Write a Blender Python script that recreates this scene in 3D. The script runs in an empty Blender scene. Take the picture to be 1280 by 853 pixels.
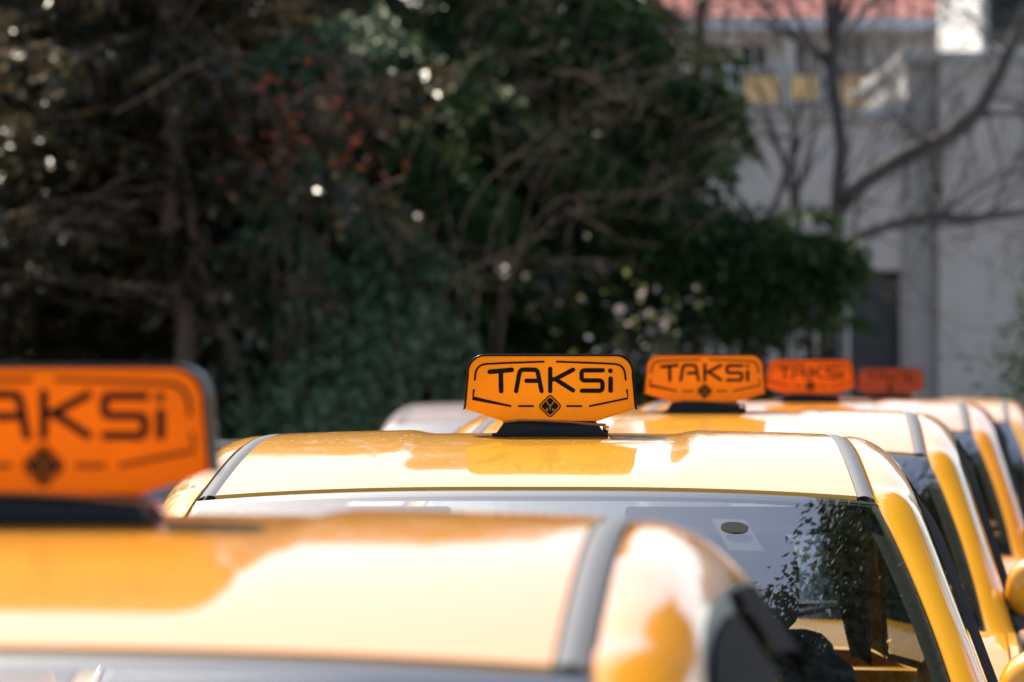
import bpy, bmesh, math, random
import numpy as np
from mathutils import Vector, Matrix
from mathutils.geometry import delaunay_2d_cdt

scene = bpy.context.scene
col = scene.collection
R = math.radians

# ------------------------------------------------------------------ camera, sky, sun, exposure
F = 7200.0                      # focal length in photo pixels (1280 wide)
CAMZ = 1.656
HORIZON = 443.0
cam_d = bpy.data.cameras.new('camera')
cam_d.sensor_width = 36.0
cam_d.lens = 36.0 * F / 1280.0
cam_d.clip_start = 0.1
cam_d.clip_end = 2000
cam_d.dof.use_dof = True
cam_d.dof.focus_distance = 10.8
cam_d.dof.aperture_fstop = 7.4
cam = bpy.data.objects.new('camera', cam_d)
col.objects.link(cam)
cam.location = (0, 0, CAMZ)
cam.rotation_euler = (R(90) + (HORIZON - 426.5) / F, 0, 0)
scene.camera = cam

SUN_EL, SUN_AZ = 50.0, -32.0     # azimuth to the right of straight ahead (+Y)
world = bpy.data.worlds.new('World')
scene.world = world
world.use_nodes = True
wn = world.node_tree
bg = wn.nodes['Background']
sky = wn.nodes.new('ShaderNodeTexSky')
sky.sky_type = 'NISHITA'
sky.sun_disc = False
sky.sun_elevation = R(SUN_EL)
sky.sun_rotation = R(SUN_AZ)
sky.air_density = 1.0
sky.dust_density = 1.6
sky.ozone_density = 1.0
wn.links.new(sky.outputs[0], bg.inputs[0])
bg.inputs[1].default_value = 0.135

sun_d = bpy.data.lights.new('sun', 'SUN')
sun_d.energy = 5.0
sun_d.angle = R(0.55)
sun_d.color = (1.0, 0.90, 0.74)
sun = bpy.data.objects.new('sun', sun_d)
col.objects.link(sun)
S = Vector((math.sin(R(SUN_AZ)) * math.cos(R(SUN_EL)), math.cos(R(SUN_AZ)) * math.cos(R(SUN_EL)), math.sin(R(SUN_EL))))
sun.rotation_euler = (-S).to_track_quat('-Z', 'Y').to_euler()
sun.location = (6, 20, 25)

vs = scene.view_settings
vs.view_transform = 'Standard'
vs.look = 'None'
vs.gamma = 1
vs.use_curve_mapping = False
vs.exposure = 0.88
scene.cycles.max_bounces = 8
scene.cycles.transparent_max_bounces = 16
scene.cycles.use_denoising = True

# ------------------------------------------------------------------ helpers
def px(x, y, d):
    """photo pixel -> world point on the plane y = d"""
    return Vector(((x - 640.0) / F * d, d, CAMZ - (y - HORIZON) / F * d))

def gz(y):
    """ground height: level, then falling gently away from the camera"""
    return 0.0 if y < 18 else -0.0062 * (min(y, 60) - 18)

def smooth01(a, b, v):
    t = min(1.0, max(0.0, (v - a) / (b - a)))
    return t * t * (3 - 2 * t)

def mesh_from(verts, faces, name='mesh', smooth=True):
    me = bpy.data.meshes.new(name)
    me.from_pydata([tuple(v) for v in verts], [], faces)
    if smooth:
        me.polygons.foreach_set('use_smooth', [True] * len(me.polygons))
    me.update()
    return me

def link(name, me, m=None, parent=None, loc=None):
    o = bpy.data.objects.new(name, me)
    col.objects.link(o)
    if m is not None and me is not None and len(me.materials) == 0:
        me.materials.append(m)
    if parent is not None:
        o.parent = parent
    if loc is not None:
        o.location = loc
    return o

def empty(name, loc=(0, 0, 0), rz=0.0):
    o = bpy.data.objects.new(name, None)
    o.empty_display_size = 0.2
    col.objects.link(o)
    o.location = loc
    o.rotation_euler = (0, 0, rz)
    return o

def tag(o, label=None, cat=None, group=None, kind=None):
    if label: o['label'] = label
    if cat: o['category'] = cat
    if group: o['group'] = group
    if kind: o['kind'] = kind
    return o

class MB:
    """collects shapes into one mesh"""
    def __init__(s):
        s.v, s.f = [], []
    def add(s, verts, faces):
        n = len(s.v)
        s.v += [tuple(p) for p in verts]
        s.f += [tuple(i + n for i in f) for f in faces]
        return s
    def grid(s, fn, nu, nv, flip=False):
        vs_ = [fn(i / nu, j / nv) for j in range(nv + 1) for i in range(nu + 1)]
        fs = []
        for j in range(nv):
            for i in range(nu):
                a = j * (nu + 1) + i
                q = (a, a + 1, a + nu + 2, a + nu + 1)
                fs.append(q[::-1] if flip else q)
        return s.add(vs_, fs)
    def box(s, c, d, bev=0.0, M=None, seg=2):
        bm = bmesh.new()
        bmesh.ops.create_cube(bm, size=1)
        bmesh.ops.scale(bm, vec=d, verts=bm.verts)
        if bev:
            bmesh.ops.bevel(bm, geom=list(bm.edges), offset=bev, segments=seg, affect='EDGES', profile=0.5)
        if M is not None:
            bmesh.ops.transform(bm, matrix=M, verts=bm.verts)
        bmesh.ops.translate(bm, vec=c, verts=bm.verts)
        bm.verts.index_update()
        s.add([v.co[:] for v in bm.verts], [[v.index for v in f.verts] for f in bm.faces])
        bm.free()
        return s
    def tube(s, pts, rad, n=8, cap=True):
        pts = [Vector(p) for p in pts]
        if not hasattr(rad, '__len__'):
            rad = [rad] * len(pts)
        base = len(s.v)
        up = Vector((0.13, 0.31, 0.94))
        for i, p in enumerate(pts):
            t = (pts[min(i + 1, len(pts) - 1)] - pts[max(i - 1, 0)]).normalized()
            a = t.cross(up)
            if a.length < 1e-4:
                a = t.cross(Vector((1, 0, 0)))
            a.normalize()
            b = t.cross(a)
            for k in range(n):
                th = 2 * math.pi * k / n
                s.v.append(tuple(p + (a * math.cos(th) + b * math.sin(th)) * rad[i]))
        for i in range(len(pts) - 1):
            for k in range(n):
                s.f.append((base + i * n + k, base + i * n + (k + 1) % n, base + (i + 1) * n + (k + 1) % n, base + (i + 1) * n + k))
        if cap:
            s.f.append(tuple(base + k for k in range(n))[::-1])
            e = base + (len(pts) - 1) * n
            s.f.append(tuple(e + k for k in range(n)))
        return s
    def lathe_x(s, prof, n=32):
        """profile [(x, r)] revolved about the x axis"""
        base = len(s.v)
        for (x, r) in prof:
            for k in range(n):
                a = 2 * math.pi * k / n
                s.v.append((x, r * math.cos(a), r * math.sin(a)))
        for i in range(len(prof) - 1):
            for k in range(n):
                s.f.append((base + i * n + k, base + i * n + (k + 1) % n, base + (i + 1) * n + (k + 1) % n, base + (i + 1) * n + k))
        return s
    def mirror(s):
        """returns a copy mirrored in x"""
        m = MB()
        m.v = [(-x, y, z) for (x, y, z) in s.v]
        m.f = [tuple(f[::-1]) for f in s.f]
        return m
    def mesh(s, name='mesh', smooth=True):
        return mesh_from(s.v, s.f, name, smooth)

def in_poly(p, poly):
    x, y = p
    c = False
    j = len(poly) - 1
    for i in range(len(poly)):
        xi, yi = poly[i]
        xj, yj = poly[j]
        if (yi > y) != (yj > y) and x < (xj - xi) * (y - yi) / (yj - yi) + xi:
            c = not c
        j = i
    return c

def cdt_panel(poly, fx, step=0.05, thick=0.0):
    """flat (y, z) outline, filled with a fine triangulation and mapped to x = fx(y, z)"""
    out = []
    for i, a in enumerate(poly):
        b = poly[(i + 1) % len(poly)]
        n = max(1, int(math.hypot(b[0] - a[0], b[1] - a[1]) / step))
        for k in range(n):
            out.append((a[0] + (b[0] - a[0]) * k / n, a[1] + (b[1] - a[1]) * k / n))
    vs_ = [Vector(p) for p in out]
    es = [(i, (i + 1) % len(out)) for i in range(len(out))]
    ys = [p[0] for p in out]
    zs = [p[1] for p in out]
    rng = random.Random(3)
    y = min(ys) + step / 2
    while y < max(ys):
        z = min(zs) + step / 2
        while z < max(zs):
            q = (y + rng.uniform(-.1, .1) * step, z + rng.uniform(-.1, .1) * step)
            if in_poly(q, out) and min((q[0] - o[0]) ** 2 + (q[1] - o[1]) ** 2 for o in out) > (step * .45) ** 2:
                vs_.append(Vector(q))
            z += step
        y += step
    r = delaunay_2d_cdt(vs_, es, [], 1, 1e-6)
    m = MB()
    m.add([(fx(v.x, v.y), v.x, v.y) for v in r[0]], [tuple(f) for f in r[2]])
    # face +x
    fl = []
    for f in m.f:
        a, b, c = (Vector(m.v[i]) for i in f[:3])
        n = (b - a).cross(c - a)
        fl.append(f if n.x >= 0 else f[::-1])
    m.f = fl
    if thick:
        # returned edge, folded inwards
        n0 = len(out)
        base = len(m.v)
        o3 = [(fx(*p), p[0], p[1]) for p in out]
        m.add(o3 + [(x - thick, yy, zz) for (x, yy, zz) in o3],
              [(i, (i + 1) % n0, n0 + (i + 1) % n0, n0 + i) for i in range(n0)])
    return m

# ------------------------------------------------------------------ materials
def new_mat(name):
    m = bpy.data.materials.new(name)
    m.use_nodes = True
    return m, m.node_tree, m.node_tree.nodes['Principled BSDF']

def set_in(b, **kw):
    for k, v in kw.items():
        key = k.replace('_', ' ')
        if key in b.inputs:
            b.inputs[key].default_value = v

def plain(name, c, rough=0.5, metal=0.0, spec=0.5, coat=0.0, var=0.12, scale=30.0, bump=0.0):
    m, nt, b = new_mat(name)
    set_in(b, Roughness=rough, Metallic=metal)
    b.inputs['Specular IOR Level'].default_value = spec
    b.inputs['Coat Weight'].default_value = coat
    tc = nt.nodes.new('ShaderNodeTexCoord')
    nz = nt.nodes.new('ShaderNodeTexNoise')
    nz.inputs['Scale'].default_value = scale
    nz.inputs['Detail'].default_value = 5
    nt.links.new(tc.outputs['Object'], nz.inputs['Vector'])
    mx = nt.nodes.new('ShaderNodeMix')
    mx.data_type = 'RGBA'
    mx.inputs[6].default_value = (*[v * (1 - var) for v in c], 1)
    mx.inputs[7].default_value = (*[min(1, v * (1 + var)) for v in c], 1)
    nt.links.new(nz.outputs['Fac'], mx.inputs[0])
    nt.links.new(mx.outputs[2], b.inputs['Base Color'])
    if bump:
        bp = nt.nodes.new('ShaderNodeBump')
        bp.inputs['Strength'].default_value = bump
        bp.inputs['Distance'].default_value = 0.01
        nt.links.new(nz.outputs['Fac'], bp.inputs['Height'])
        nt.links.new(bp.outputs[0], b.inputs['Normal'])
    return m

def paint(name, c):
    m, nt, b = new_mat(name)
    b.inputs['Roughness'].default_value = 0.42
    b.inputs['Coat Weight'].default_value = 1.0
    b.inputs['Coat IOR'].default_value = 1.5
    b.inputs['Specular IOR Level'].default_value = 0.05
    tc = nt.nodes.new('ShaderNodeTexCoord')
    nz = nt.nodes.new('ShaderNodeTexNoise')          # road dust
    nz.inputs['Scale'].default_value = 9
    nz.inputs['Detail'].default_value = 8
    nz.inputs['Roughness'].default_value = 0.7
    nt.links.new(tc.outputs['Object'], nz.inputs['Vector'])
    rp = nt.nodes.new('ShaderNodeMapRange')
    rp.inputs[1].default_value = 0.35
    rp.inputs[2].default_value = 0.8
    rp.inputs[3].default_value = 0.03
    rp.inputs[4].default_value = 0.11
    nt.links.new(nz.outputs['Fac'], rp.inputs[0])
    sp = nt.nodes.new('ShaderNodeTexNoise')
    sp.inputs['Scale'].default_value = 85
    sp.inputs['Detail'].default_value = 3
    nt.links.new(tc.outputs['Object'], sp.inputs['Vector'])
    sm = nt.nodes.new('ShaderNodeMapRange')
    sm.inputs[1].default_value = 0.62
    sm.inputs[2].default_value = 0.72
    sm.inputs[4].default_value = 0.22
    nt.links.new(sp.outputs['Fac'], sm.inputs[0])
    ad = nt.nodes.new('ShaderNodeMath')
    ad.operation = 'ADD'
    nt.links.new(rp.outputs[0], ad.inputs[0])
    nt.links.new(sm.outputs[0], ad.inputs[1])
    nt.links.new(ad.outputs[0], b.inputs['Coat Roughness'])
    mx = nt.nodes.new('ShaderNodeMix')
    mx.data_type = 'RGBA'
    mx.inputs[6].default_value = (*c, 1)
    mx.inputs[7].default_value = (c[0] * .93 + .03, c[1] * .93 + .03, c[2] * .93 + .025, 1)
    nt.links.new(nz.outputs['Fac'], mx.inputs[0])
    nt.links.new(mx.outputs[2], b.inputs['Base Color'])
    n2 = nt.nodes.new('ShaderNodeTexNoise')          # faint waviness of the sheet metal
    n2.inputs['Scale'].default_value = 3.2
    n2.inputs['Detail'].default_value = 4
    nt.links.new(tc.outputs['Object'], n2.inputs['Vector'])
    bp = nt.nodes.new('ShaderNodeBump')
    bp.inputs['Strength'].default_value = 0.22
    bp.inputs['Distance'].default_value = 0.004
    nt.links.new(n2.outputs['Fac'], bp.inputs['Height'])
    nt.links.new(bp.outputs[0], b.inputs['Normal'])
    nt.links.new(bp.outputs[0], b.inputs['Coat Normal'])
    return m

def glass(name, tint=(.8, .86, .84), ior=1.75, rough=0.0, dirt=0.0, f0=None):
    m = bpy.data.materials.new(name)
    m.use_nodes = True
    nt = m.node_tree
    nt.nodes.clear()
    out = nt.nodes.new('ShaderNodeOutputMaterial')
    lw = nt.nodes.new('ShaderNodeLayerWeight')       # Schlick reflectance, same from both sides
    lw.inputs['Blend'].default_value = 0.5
    pw = nt.nodes.new('ShaderNodeMath')
    pw.operation = 'POWER'
    pw.inputs[1].default_value = 5.0
    nt.links.new(lw.outputs['Facing'], pw.inputs[0])
    fr = nt.nodes.new('ShaderNodeMapRange')
    f0 = f0 or 2 * ((ior - 1) / (ior + 1)) ** 2      # both faces of the pane
    fr.inputs[3].default_value = f0
    fr.inputs[4].default_value = 1.0
    nt.links.new(pw.outputs[0], fr.inputs[0])
    tr = nt.nodes.new('ShaderNodeBsdfTransparent')
    tr.inputs[0].default_value = (*tint, 1)
    gl = nt.nodes.new('ShaderNodeBsdfGlossy')
    gl.inputs['Roughness'].default_value = rough
    gl.inputs['Color'].default_value = (1, 1, 1, 1)
    mx = nt.nodes.new('ShaderNodeMixShader')
    nt.links.new(fr.outputs[0], mx.inputs[0])
    nt.links.new(tr.outputs[0], mx.inputs[1])
    nt.links.new(gl.outputs[0], mx.inputs[2])
    last = mx
    if dirt:
        df = nt.nodes.new('ShaderNodeBsdfDiffuse')
        df.inputs[0].default_value = (.5, .47, .42, 1)
        tc = nt.nodes.new('ShaderNodeTexCoord')
        nz = nt.nodes.new('ShaderNodeTexNoise')
        nz.inputs['Scale'].default_value = 26
        nz.inputs['Detail'].default_value = 10
        nz.inputs['Roughness'].default_value = 0.75
        nt.links.new(tc.outputs['Object'], nz.inputs['Vector'])
        rp = nt.nodes.new('ShaderNodeMapRange')
        rp.inputs[1].default_value = 0.42
        rp.inputs[2].default_value = 0.85
        rp.inputs[3].default_value = 0.0
        rp.inputs[4].default_value = dirt
        nt.links.new(nz.outputs['Fac'], rp.inputs[0])
        m2 = nt.nodes.new('ShaderNodeMixShader')
        nt.links.new(rp.outputs[0], m2.inputs[0])
        nt.links.new(mx.outputs[0], m2.inputs[1])
        nt.links.new(df.outputs[0], m2.inputs[2])
        last = m2
    nt.links.new(last.outputs[0], out.inputs[0])
    return m

def sign_plastic(name, c, trans=0.66):
    """thin moulded plastic that lets the sun through"""
    m = bpy.data.materials.new(name)
    m.use_nodes = True
    nt = m.node_tree
    b = nt.nodes['Principled BSDF']
    out = nt.nodes['Material Output']
    b.inputs['Base Color'].default_value = (*c, 1)
    b.inputs['Roughness'].default_value = 0.3
    b.inputs['Specular IOR Level'].default_value = 0.3
    tl = nt.nodes.new('ShaderNodeBsdfTranslucent')
    tl.inputs[0].default_value = (min(1, c[0] * 1.1), c[1] * 1.05, c[2], 1)
    tc = nt.nodes.new('ShaderNodeTexCoord')              # faded and grimy patches
    nz = nt.nodes.new('ShaderNodeTexNoise')
    nz.inputs['Scale'].default_value = 22
    nz.inputs['Detail'].default_value = 7
    nz.inputs['Roughness'].default_value = 0.7
    nt.links.new(tc.outputs['Object'], nz.inputs['Vector'])
    for node in (b, tl):
        cm = nt.nodes.new('ShaderNodeMix')
        cm.data_type = 'RGBA'
        cm.inputs[6].default_value = (c[0] * .84, c[1] * .78, c[2], 1)
        cm.inputs[7].default_value = (min(1, c[0] * 1.12), min(1, c[1] * 1.18), c[2] * 2, 1)
        nt.links.new(nz.outputs['Fac'], cm.inputs[0])
        nt.links.new(cm.outputs[2], node.inputs[0])
    rr = nt.nodes.new('ShaderNodeMapRange')
    rr.inputs[3].default_value = 0.2
    rr.inputs[4].default_value = 0.5
    nt.links.new(nz.outputs['Fac'], rr.inputs[0])
    nt.links.new(rr.outputs[0], b.inputs['Roughness'])
    mx = nt.nodes.new('ShaderNodeMixShader')
    mx.inputs[0].default_value = trans
    nt.links.new(b.outputs[0], mx.inputs[1])
    nt.links.new(tl.outputs[0], mx.inputs[2])
    nt.links.new(mx.outputs[0], out.inputs[0])
    return m

def leaf_mat(name, ramp, rough=0.42, trans=0.18, spec=0.45):
    """colour picked per leaf from a ramp of real leaf colours"""
    m = bpy.data.materials.new(name)
    m.use_nodes = True
    nt = m.node_tree
    b = nt.nodes['Principled BSDF']
    out = nt.nodes['Material Output']
    ge = nt.nodes.new('ShaderNodeNewGeometry')
    cr = nt.nodes.new('ShaderNodeValToRGB')
    el = cr.color_ramp.elements
    el[0].position, el[0].color = ramp[0][0], (*ramp[0][1], 1)
    el[1].position, el[1].color = ramp[-1][0], (*ramp[-1][1], 1)
    for p, c in ramp[1:-1]:
        e = el.new(p)
        e.color = (*c, 1)
    nt.links.new(ge.outputs['Random Per Island'], cr.inputs[0])
    nt.links.new(cr.outputs[0], b.inputs['Base Color'])
    b.inputs['Roughness'].default_value = rough
    b.inputs['Specular IOR Level'].default_value = spec
    tl = nt.nodes.new('ShaderNodeBsdfTranslucent')
    nt.links.new(cr.outputs[0], tl.inputs[0])
    mx = nt.nodes.new('ShaderNodeMixShader')
    mx.inputs[0].default_value = trans
    nt.links.new(b.outputs[0], mx.inputs[1])
    nt.links.new(tl.outputs[0], mx.inputs[2])
    nt.links.new(mx.outputs[0], out.inputs[0])
    return m

def surface(name, c1, c2, scale, rough=0.85, bump=0.3, dist=0.01, stains=None):
    m, nt, b = new_mat(name)
    b.inputs['Roughness'].default_value = rough
    b.inputs['Specular IOR Level'].default_value = 0.3
    tc = nt.nodes.new('ShaderNodeTexCoord')
    nz = nt.nodes.new('ShaderNodeTexNoise')
    nz.inputs['Scale'].default_value = scale
    nz.inputs['Detail'].default_value = 9
    nz.inputs['Roughness'].default_value = 0.65
    nt.links.new(tc.outputs['Object'], nz.inputs['Vector'])
    cr = nt.nodes.new('ShaderNodeValToRGB')
    cr.color_ramp.elements[0].position = 0.3
    cr.color_ramp.elements[0].color = (*c1, 1)
    cr.color_ramp.elements[1].position = 0.7
    cr.color_ramp.elements[1].color = (*c2, 1)
    nt.links.new(nz.outputs['Fac'], cr.inputs[0])
    last = cr.outputs[0]
    if stains:
        n2 = nt.nodes.new('ShaderNodeTexNoise')
        n2.inputs['Scale'].default_value = stains[0]
        n2.inputs['Detail'].default_value = 6
        nt.links.new(tc.outputs['Object'], n2.inputs['Vector'])
        rp = nt.nodes.new('ShaderNodeMapRange')
        rp.inputs[1].default_value = 0.45
        rp.inputs[2].default_value = 0.7
        rp.inputs[4].default_value = stains[1]
        nt.links.new(n2.outputs['Fac'], rp.inputs[0])
        mx = nt.nodes.new('ShaderNodeMix')
        mx.data_type = 'RGBA'
        mx.inputs[7].default_value = (*stains[2], 1)
        nt.links.new(rp.outputs[0], mx.inputs[0])
        nt.links.new(last, mx.inputs[6])
        last = mx.outputs[2]
    nt.links.new(last, b.inputs['Base Color'])
    bp = nt.nodes.new('ShaderNodeBump')
    bp.inputs['Strength'].default_value = bump
    bp.inputs['Distance'].default_value = dist
    nt.links.new(nz.outputs['Fac'], bp.inputs['Height'])
    nt.links.new(bp.outputs[0], b.inputs['Normal'])
    return m

M = {}
M['asphalt'] = surface('asphalt', (.035, .035, .037), (.065, .063, .06), 60, .9, .5, .006, (1.3, .5, (.03, .03, .03)))
M['paving'] = surface('paving', (.22, .21, .2), (.32, .3, .28), 14, .85, .3, .005, (2.0, .4, (.16, .15, .14)))
M['kerb'] = surface('kerb_stone', (.25, .24, .23), (.36, .35, .33), 20, .8, .3, .004)
M['road_paint'] = surface('road_paint', (.55, .55, .52), (.8, .8, .78), 25, .7, .2, .002)
M['soil'] = surface('soil', (.035, .026, .018), (.075, .055, .035), 8, .95, .8, .05)
M['render_grey'] = surface('grey_render', (.46, .415, .38), (.53, .48, .44), 5, .9, .25, .006, (.7, .35, (.38, .35, .33)))
M['render_old'] = surface('old_cement_render', (.30, .28, .265), (.37, .345, .33), 6, .9, .3, .006, (.9, .4, (.25, .235, .225)))  # darker copy of the grey render, shade put into its colour
M['render_pale'] = surface('pale_render', (.50, .45, .415), (.58, .52, .48), 4, .9, .25, .006, (.9, .4, (.42, .385, .36)))
M['concrete'] = surface('concrete', (.3, .29, .28), (.42, .41, .4), 7, .85, .3, .004, (1.5, .4, (.22, .21, .2)))
M['house_white'] = surface('house_white', (.66, .64, .62), (.76, .74, .72), 4, .85, .2, .004)
M['ochre'] = surface('ochre_panel', (.82, .5, .2), (.88, .6, .28), 4, .75, .2, .004)
M['roof_red'] = surface('red_tile', (.3, .09, .08), (.42, .15, .13), 3, .8, .4, .01, (2, .4, (.25, .1, .09)))
M['dark_metal'] = plain('dark_metal', (.03, .032, .035), .5, .2)
M['window_dark'] = plain('window_glass_dark', (.02, .024, .03), .06, 0, .7)
M['frame_white'] = plain('frame_white', (.65, .65, .66), .45)
M['shutter'] = plain('shutter_grey', (.045, .05, .055), .6)
M['bark_grey'] = surface('bark_grey', (.07, .06, .055), (.16, .14, .13), 30, .9, .6, .01)
M['bark_brown'] = surface('bark_brown', (.075, .05, .036), (.17, .115, .09), 26, .9, .7, .01)
M['twig_pink'] = surface('twig_brown', (.17, .105, .075), (.38, .25, .18), 20, .75, .4, .004)

M['twig_dark'] = surface('twig_dark_brown', (.07, .046, .034), (.15, .10, .075), 20, .8, .4, .004)
M['paint_a'] = paint('taxi_paint_orange_yellow', (.80, .31, .006))
M['paint_b'] = paint('taxi_paint_yellow', (.80, .36, .006))
M['paint_c'] = paint('taxi_paint_warm_yellow', (.79, .34, .006))
M['paint_d'] = paint('taxi_paint_deep_orange', (.78, .285, .008))
M['paint_w'] = paint('car_paint_white', (.50, .41, .42))
M['trim'] = plain('ditch_trim', (.13, .13, .135), .5, 0, .12, .0, .08)
M['rubber'] = plain('black_rubber', (.014, .014, .015), .55)
M['black_gloss'] = plain('black_gloss', (.008, .008, .008), .22, 0, .5)
M['sign_rim'] = plain('sign_rim_black', (.004, .004, .004), .3, 0, .08)
M['plastic_dark'] = plain('dark_plastic', (.03, .03, .032), .5)
M['interior'] = plain('interior_dark', (.03, .03, .032), .8)
M['headliner'] = plain('headliner_grey', (.13, .125, .12), .9)
M['seat'] = plain('seat_cloth', (.035, .035, .04), .9, scale=90, bump=.4)
M['door_frame'] = plain('door_frame_satin', (.05, .05, .052), .38, 0, .45)
M['chrome'] = plain('chrome', (.75, .75, .76), .12, 1.0)
M['alloy'] = plain('wheel_alloy', (.5, .5, .52), .3, .9)
M['tyre'] = plain('tyre', (.02, .02, .02), .85, scale=60, bump=.3)
M['lamp_clear'] = plain('lamp_clear', (.6, .62, .65), .08, .3, .6)
M['lamp_red'] = plain('lamp_red', (.35, .01, .01), .12)
M['plate'] = plain('plate_white', (.7, .7, .7), .4)
M['mirror'] = plain('mirror_glass', (.85, .86, .88), .02, 1.0)
M['sticker'] = plain('sticker_pale', (.028, .031, .030), .6)
M['sticker_mark'] = plain('sticker_mark', (.016, .017, .018), .7, 0, .1)
M['windscreen'] = glass('windscreen_glass', (.72, .78, .76), 1.52, 0, .03, .21)   # reflectance raised to brighten the mirrored sky
M['side_glass'] = glass('side_glass', (.62, .68, .68), 1.52, 0, .03)
M['smoked'] = plain('smoked_visor', (.045, .043, .042), .3, 0, .0)
M['sign_a'] = sign_plastic('sign_orange_deep', (.96, .37, .004))
M['sign_b'] = sign_plastic('sign_orange', (.98, .49, .012))
M['sign_c'] = sign_plastic('sign_orange_worn', (.95, .41, .010))
M['sign_d'] = sign_plastic('sign_red_orange', (.93, .31, .014))
M['sign_e'] = sign_plastic('sign_faded_red', (.60, .13, .03), .4)
M['sign_black'] = plain('sign_letter_black', (.003, .003, .003), .5, 0, .15)
M['sign_base'] = plain('sign_base_black', (.018, .0165, .014), .6, 0, .2)

M['cedar'] = leaf_mat('cedar_needles', [(0, (.014, .031, .010)), (.5, (.034, .068, .020)), (.85, (.07, .115, .034)), (1, (.10, .14, .05))], .6, .2, .12)
M['pine_brown'] = leaf_mat('pine_needles_browned', [(0, (.02, .024, .008)), (.45, (.048, .05, .015)), (.7, (.09, .058, .02)), (.92, (.15, .095, .04)), (1, (.34, .25, .15))], .33, .3, .5)
M['laurel'] = leaf_mat('laurel_leaves', [(0, (.045, .085, .036)), (.5, (.10, .17, .08)), (.85, (.17, .25, .125)), (1, (.26, .33, .19))], .45, .25, .4)
M['russet'] = leaf_mat('russet_leaves', [(0, (.25, .04, .02)), (.6, (.5, .09, .04)), (1, (.65, .2, .07))], .5, .3, .4)
M['blossom'] = leaf_mat('blossom', [(0, (.16, .2, .05)), (.35, (.3, .3, .12)), (.5, (.36, .3, .31)), (1, (.5, .42, .44))], .5, .4, .3)
M['dry_leaf'] = leaf_mat('dry_leaves', [(0, (.05, .03, .02)), (.6, (.13, .08, .05)), (1, (.28, .2, .15))], .5, .25, .4)

# ------------------------------------------------------------------ ground
def sheet(name, x0, x1, ys, dz, m, kind='structure', parent=None):
    mb = MB()
    n = len(ys)
    xs = [x0, x1] if not isinstance(x0, (list, tuple)) else None
    mb.add([(x, y, gz(y) + dz) for y in ys for x in (x0, x1)],
           [(2 * i, 2 * i + 1, 2 * i + 3, 2 * i + 2) for i in range(n - 1)])
    o = link(name, mb.mesh(name, False), m, parent)
    if kind: o['kind'] = kind
    return o

YS = [-900, -100, -20, 0, 6, 12, 18, 24, 30, 36, 42, 48, 54, 60, 100, 300, 900]
sheet('ground', -900, 900, YS, -0.012, M['soil'])
YY = [34.8, 38, 42, 46, 50, 54, 58, 62]
sheet('yard', 1.5, 40, YY, 0.004, M['concrete'])  # unseen pale paving, added to bounce sunlight onto the grey walls
RY = [-60, -20, 0, 6, 12, 18, 24, 30, 33]
# the road follows the queue of taxis, which runs slightly to the right of straight ahead
def road_x(y): return -1.05 + 0.1 * y
def strip(name, off0, off1, ys, z0, m, z1=None, kind='structure', parent=None):
    mb = MB()
    vs_ = []
    for y in ys:
        vs_ += [(road_x(y) + off0, y, gz(y) + z0), (road_x(y) + off1, y, gz(y) + z0)]
    fs = [(2 * i, 2 * i + 1, 2 * i + 3, 2 * i + 2) for i in range(len(ys) - 1)]
    mb.add(vs_, fs)
    if z1 is not None:      # a solid with sides
        lo = [(a, b, c + z1 - z0) for a, b, c in vs_]
        n = len(vs_)
        mb.add(vs_ + lo, [(2 * i, 2 * i + 2, n + 2 * i + 2, n + 2 * i) for i in range(len(ys) - 1)] +
               [(2 * i + 1, n + 2 * i + 1, n + 2 * i + 3, 2 * i + 3) for i in range(len(ys) - 1)])
    o = link(name, mb.mesh(name, False), m, parent)
    if kind: o['kind'] = kind
    return o
strip('road', -7.5, 1.6, RY, 0.0, M['asphalt'])
strip('pavement', 1.78, 5.2, RY, 0.12, M['paving'], -0.01)
kerb_root = strip('kerb', 1.62, 1.76, RY, 0.02, M['kerb'], -0.01)
def kerb_stones(root, off):
    me = None
    y = -12.0
    while y < 32:
        if me is None:
            me = MB().box((0, 0, 0), (.15, .985, .13), .012).mesh('kerb_stone', False)
            me.materials.append(M['kerb'])
        o = link('kerb_stone', me, None, root)
        o.location = (road_x(y) + off, y, gz(y) + .065)
        o.rotation_euler = (0, 0, -math.atan(0.1))
        y += 1.0
kerb_stones(kerb_root, 1.69)
lane = strip('lane_marking', -1.55, -1.43, [2, 5], 0.004, M['road_paint'])
for y0 in (8, 14, 20, 26):
    strip('lane_dash', -1.55, -1.43, [y0, y0 + 1.5, y0 + 3], 0.004, M['road_paint'], kind=None, parent=lane)

# ------------------------------------------------------------------ foliage tools
def leaf_mesh(name, c, d, length, width, rng):
    """rhombic leaves: centre c, long axis d"""
    n = len(c)
    d = d / (np.linalg.norm(d, axis=1, keepdims=True) + 1e-9)
    r = rng.normal(size=(n, 3))
    w = np.cross(d, r)
    w /= (np.linalg.norm(w, axis=1, keepdims=True) + 1e-9)
    L = length[:, None] * d * .5
    W = width[:, None] * w * .5
    nrm = np.cross(d, w) * (length[:, None] * .08)
    v = np.stack([c - L, c + W + nrm, c + L, c - W + nrm], axis=1).reshape(-1, 3)
    me = bpy.data.meshes.new(name)
    me.vertices.add(4 * n)
    me.vertices.foreach_set('co', v.astype(np.float32).ravel())
    me.loops.add(4 * n)
    me.loops.foreach_set('vertex_index', np.arange(4 * n, dtype=np.int32))
    me.polygons.add(n)
    me.polygons.foreach_set('loop_start', np.arange(0, 4 * n, 4, dtype=np.int32))
    me.polygons.foreach_set('loop_total', np.full(n, 4, dtype=np.int32))
    me.update(calc_edges=True)
    return me

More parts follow.
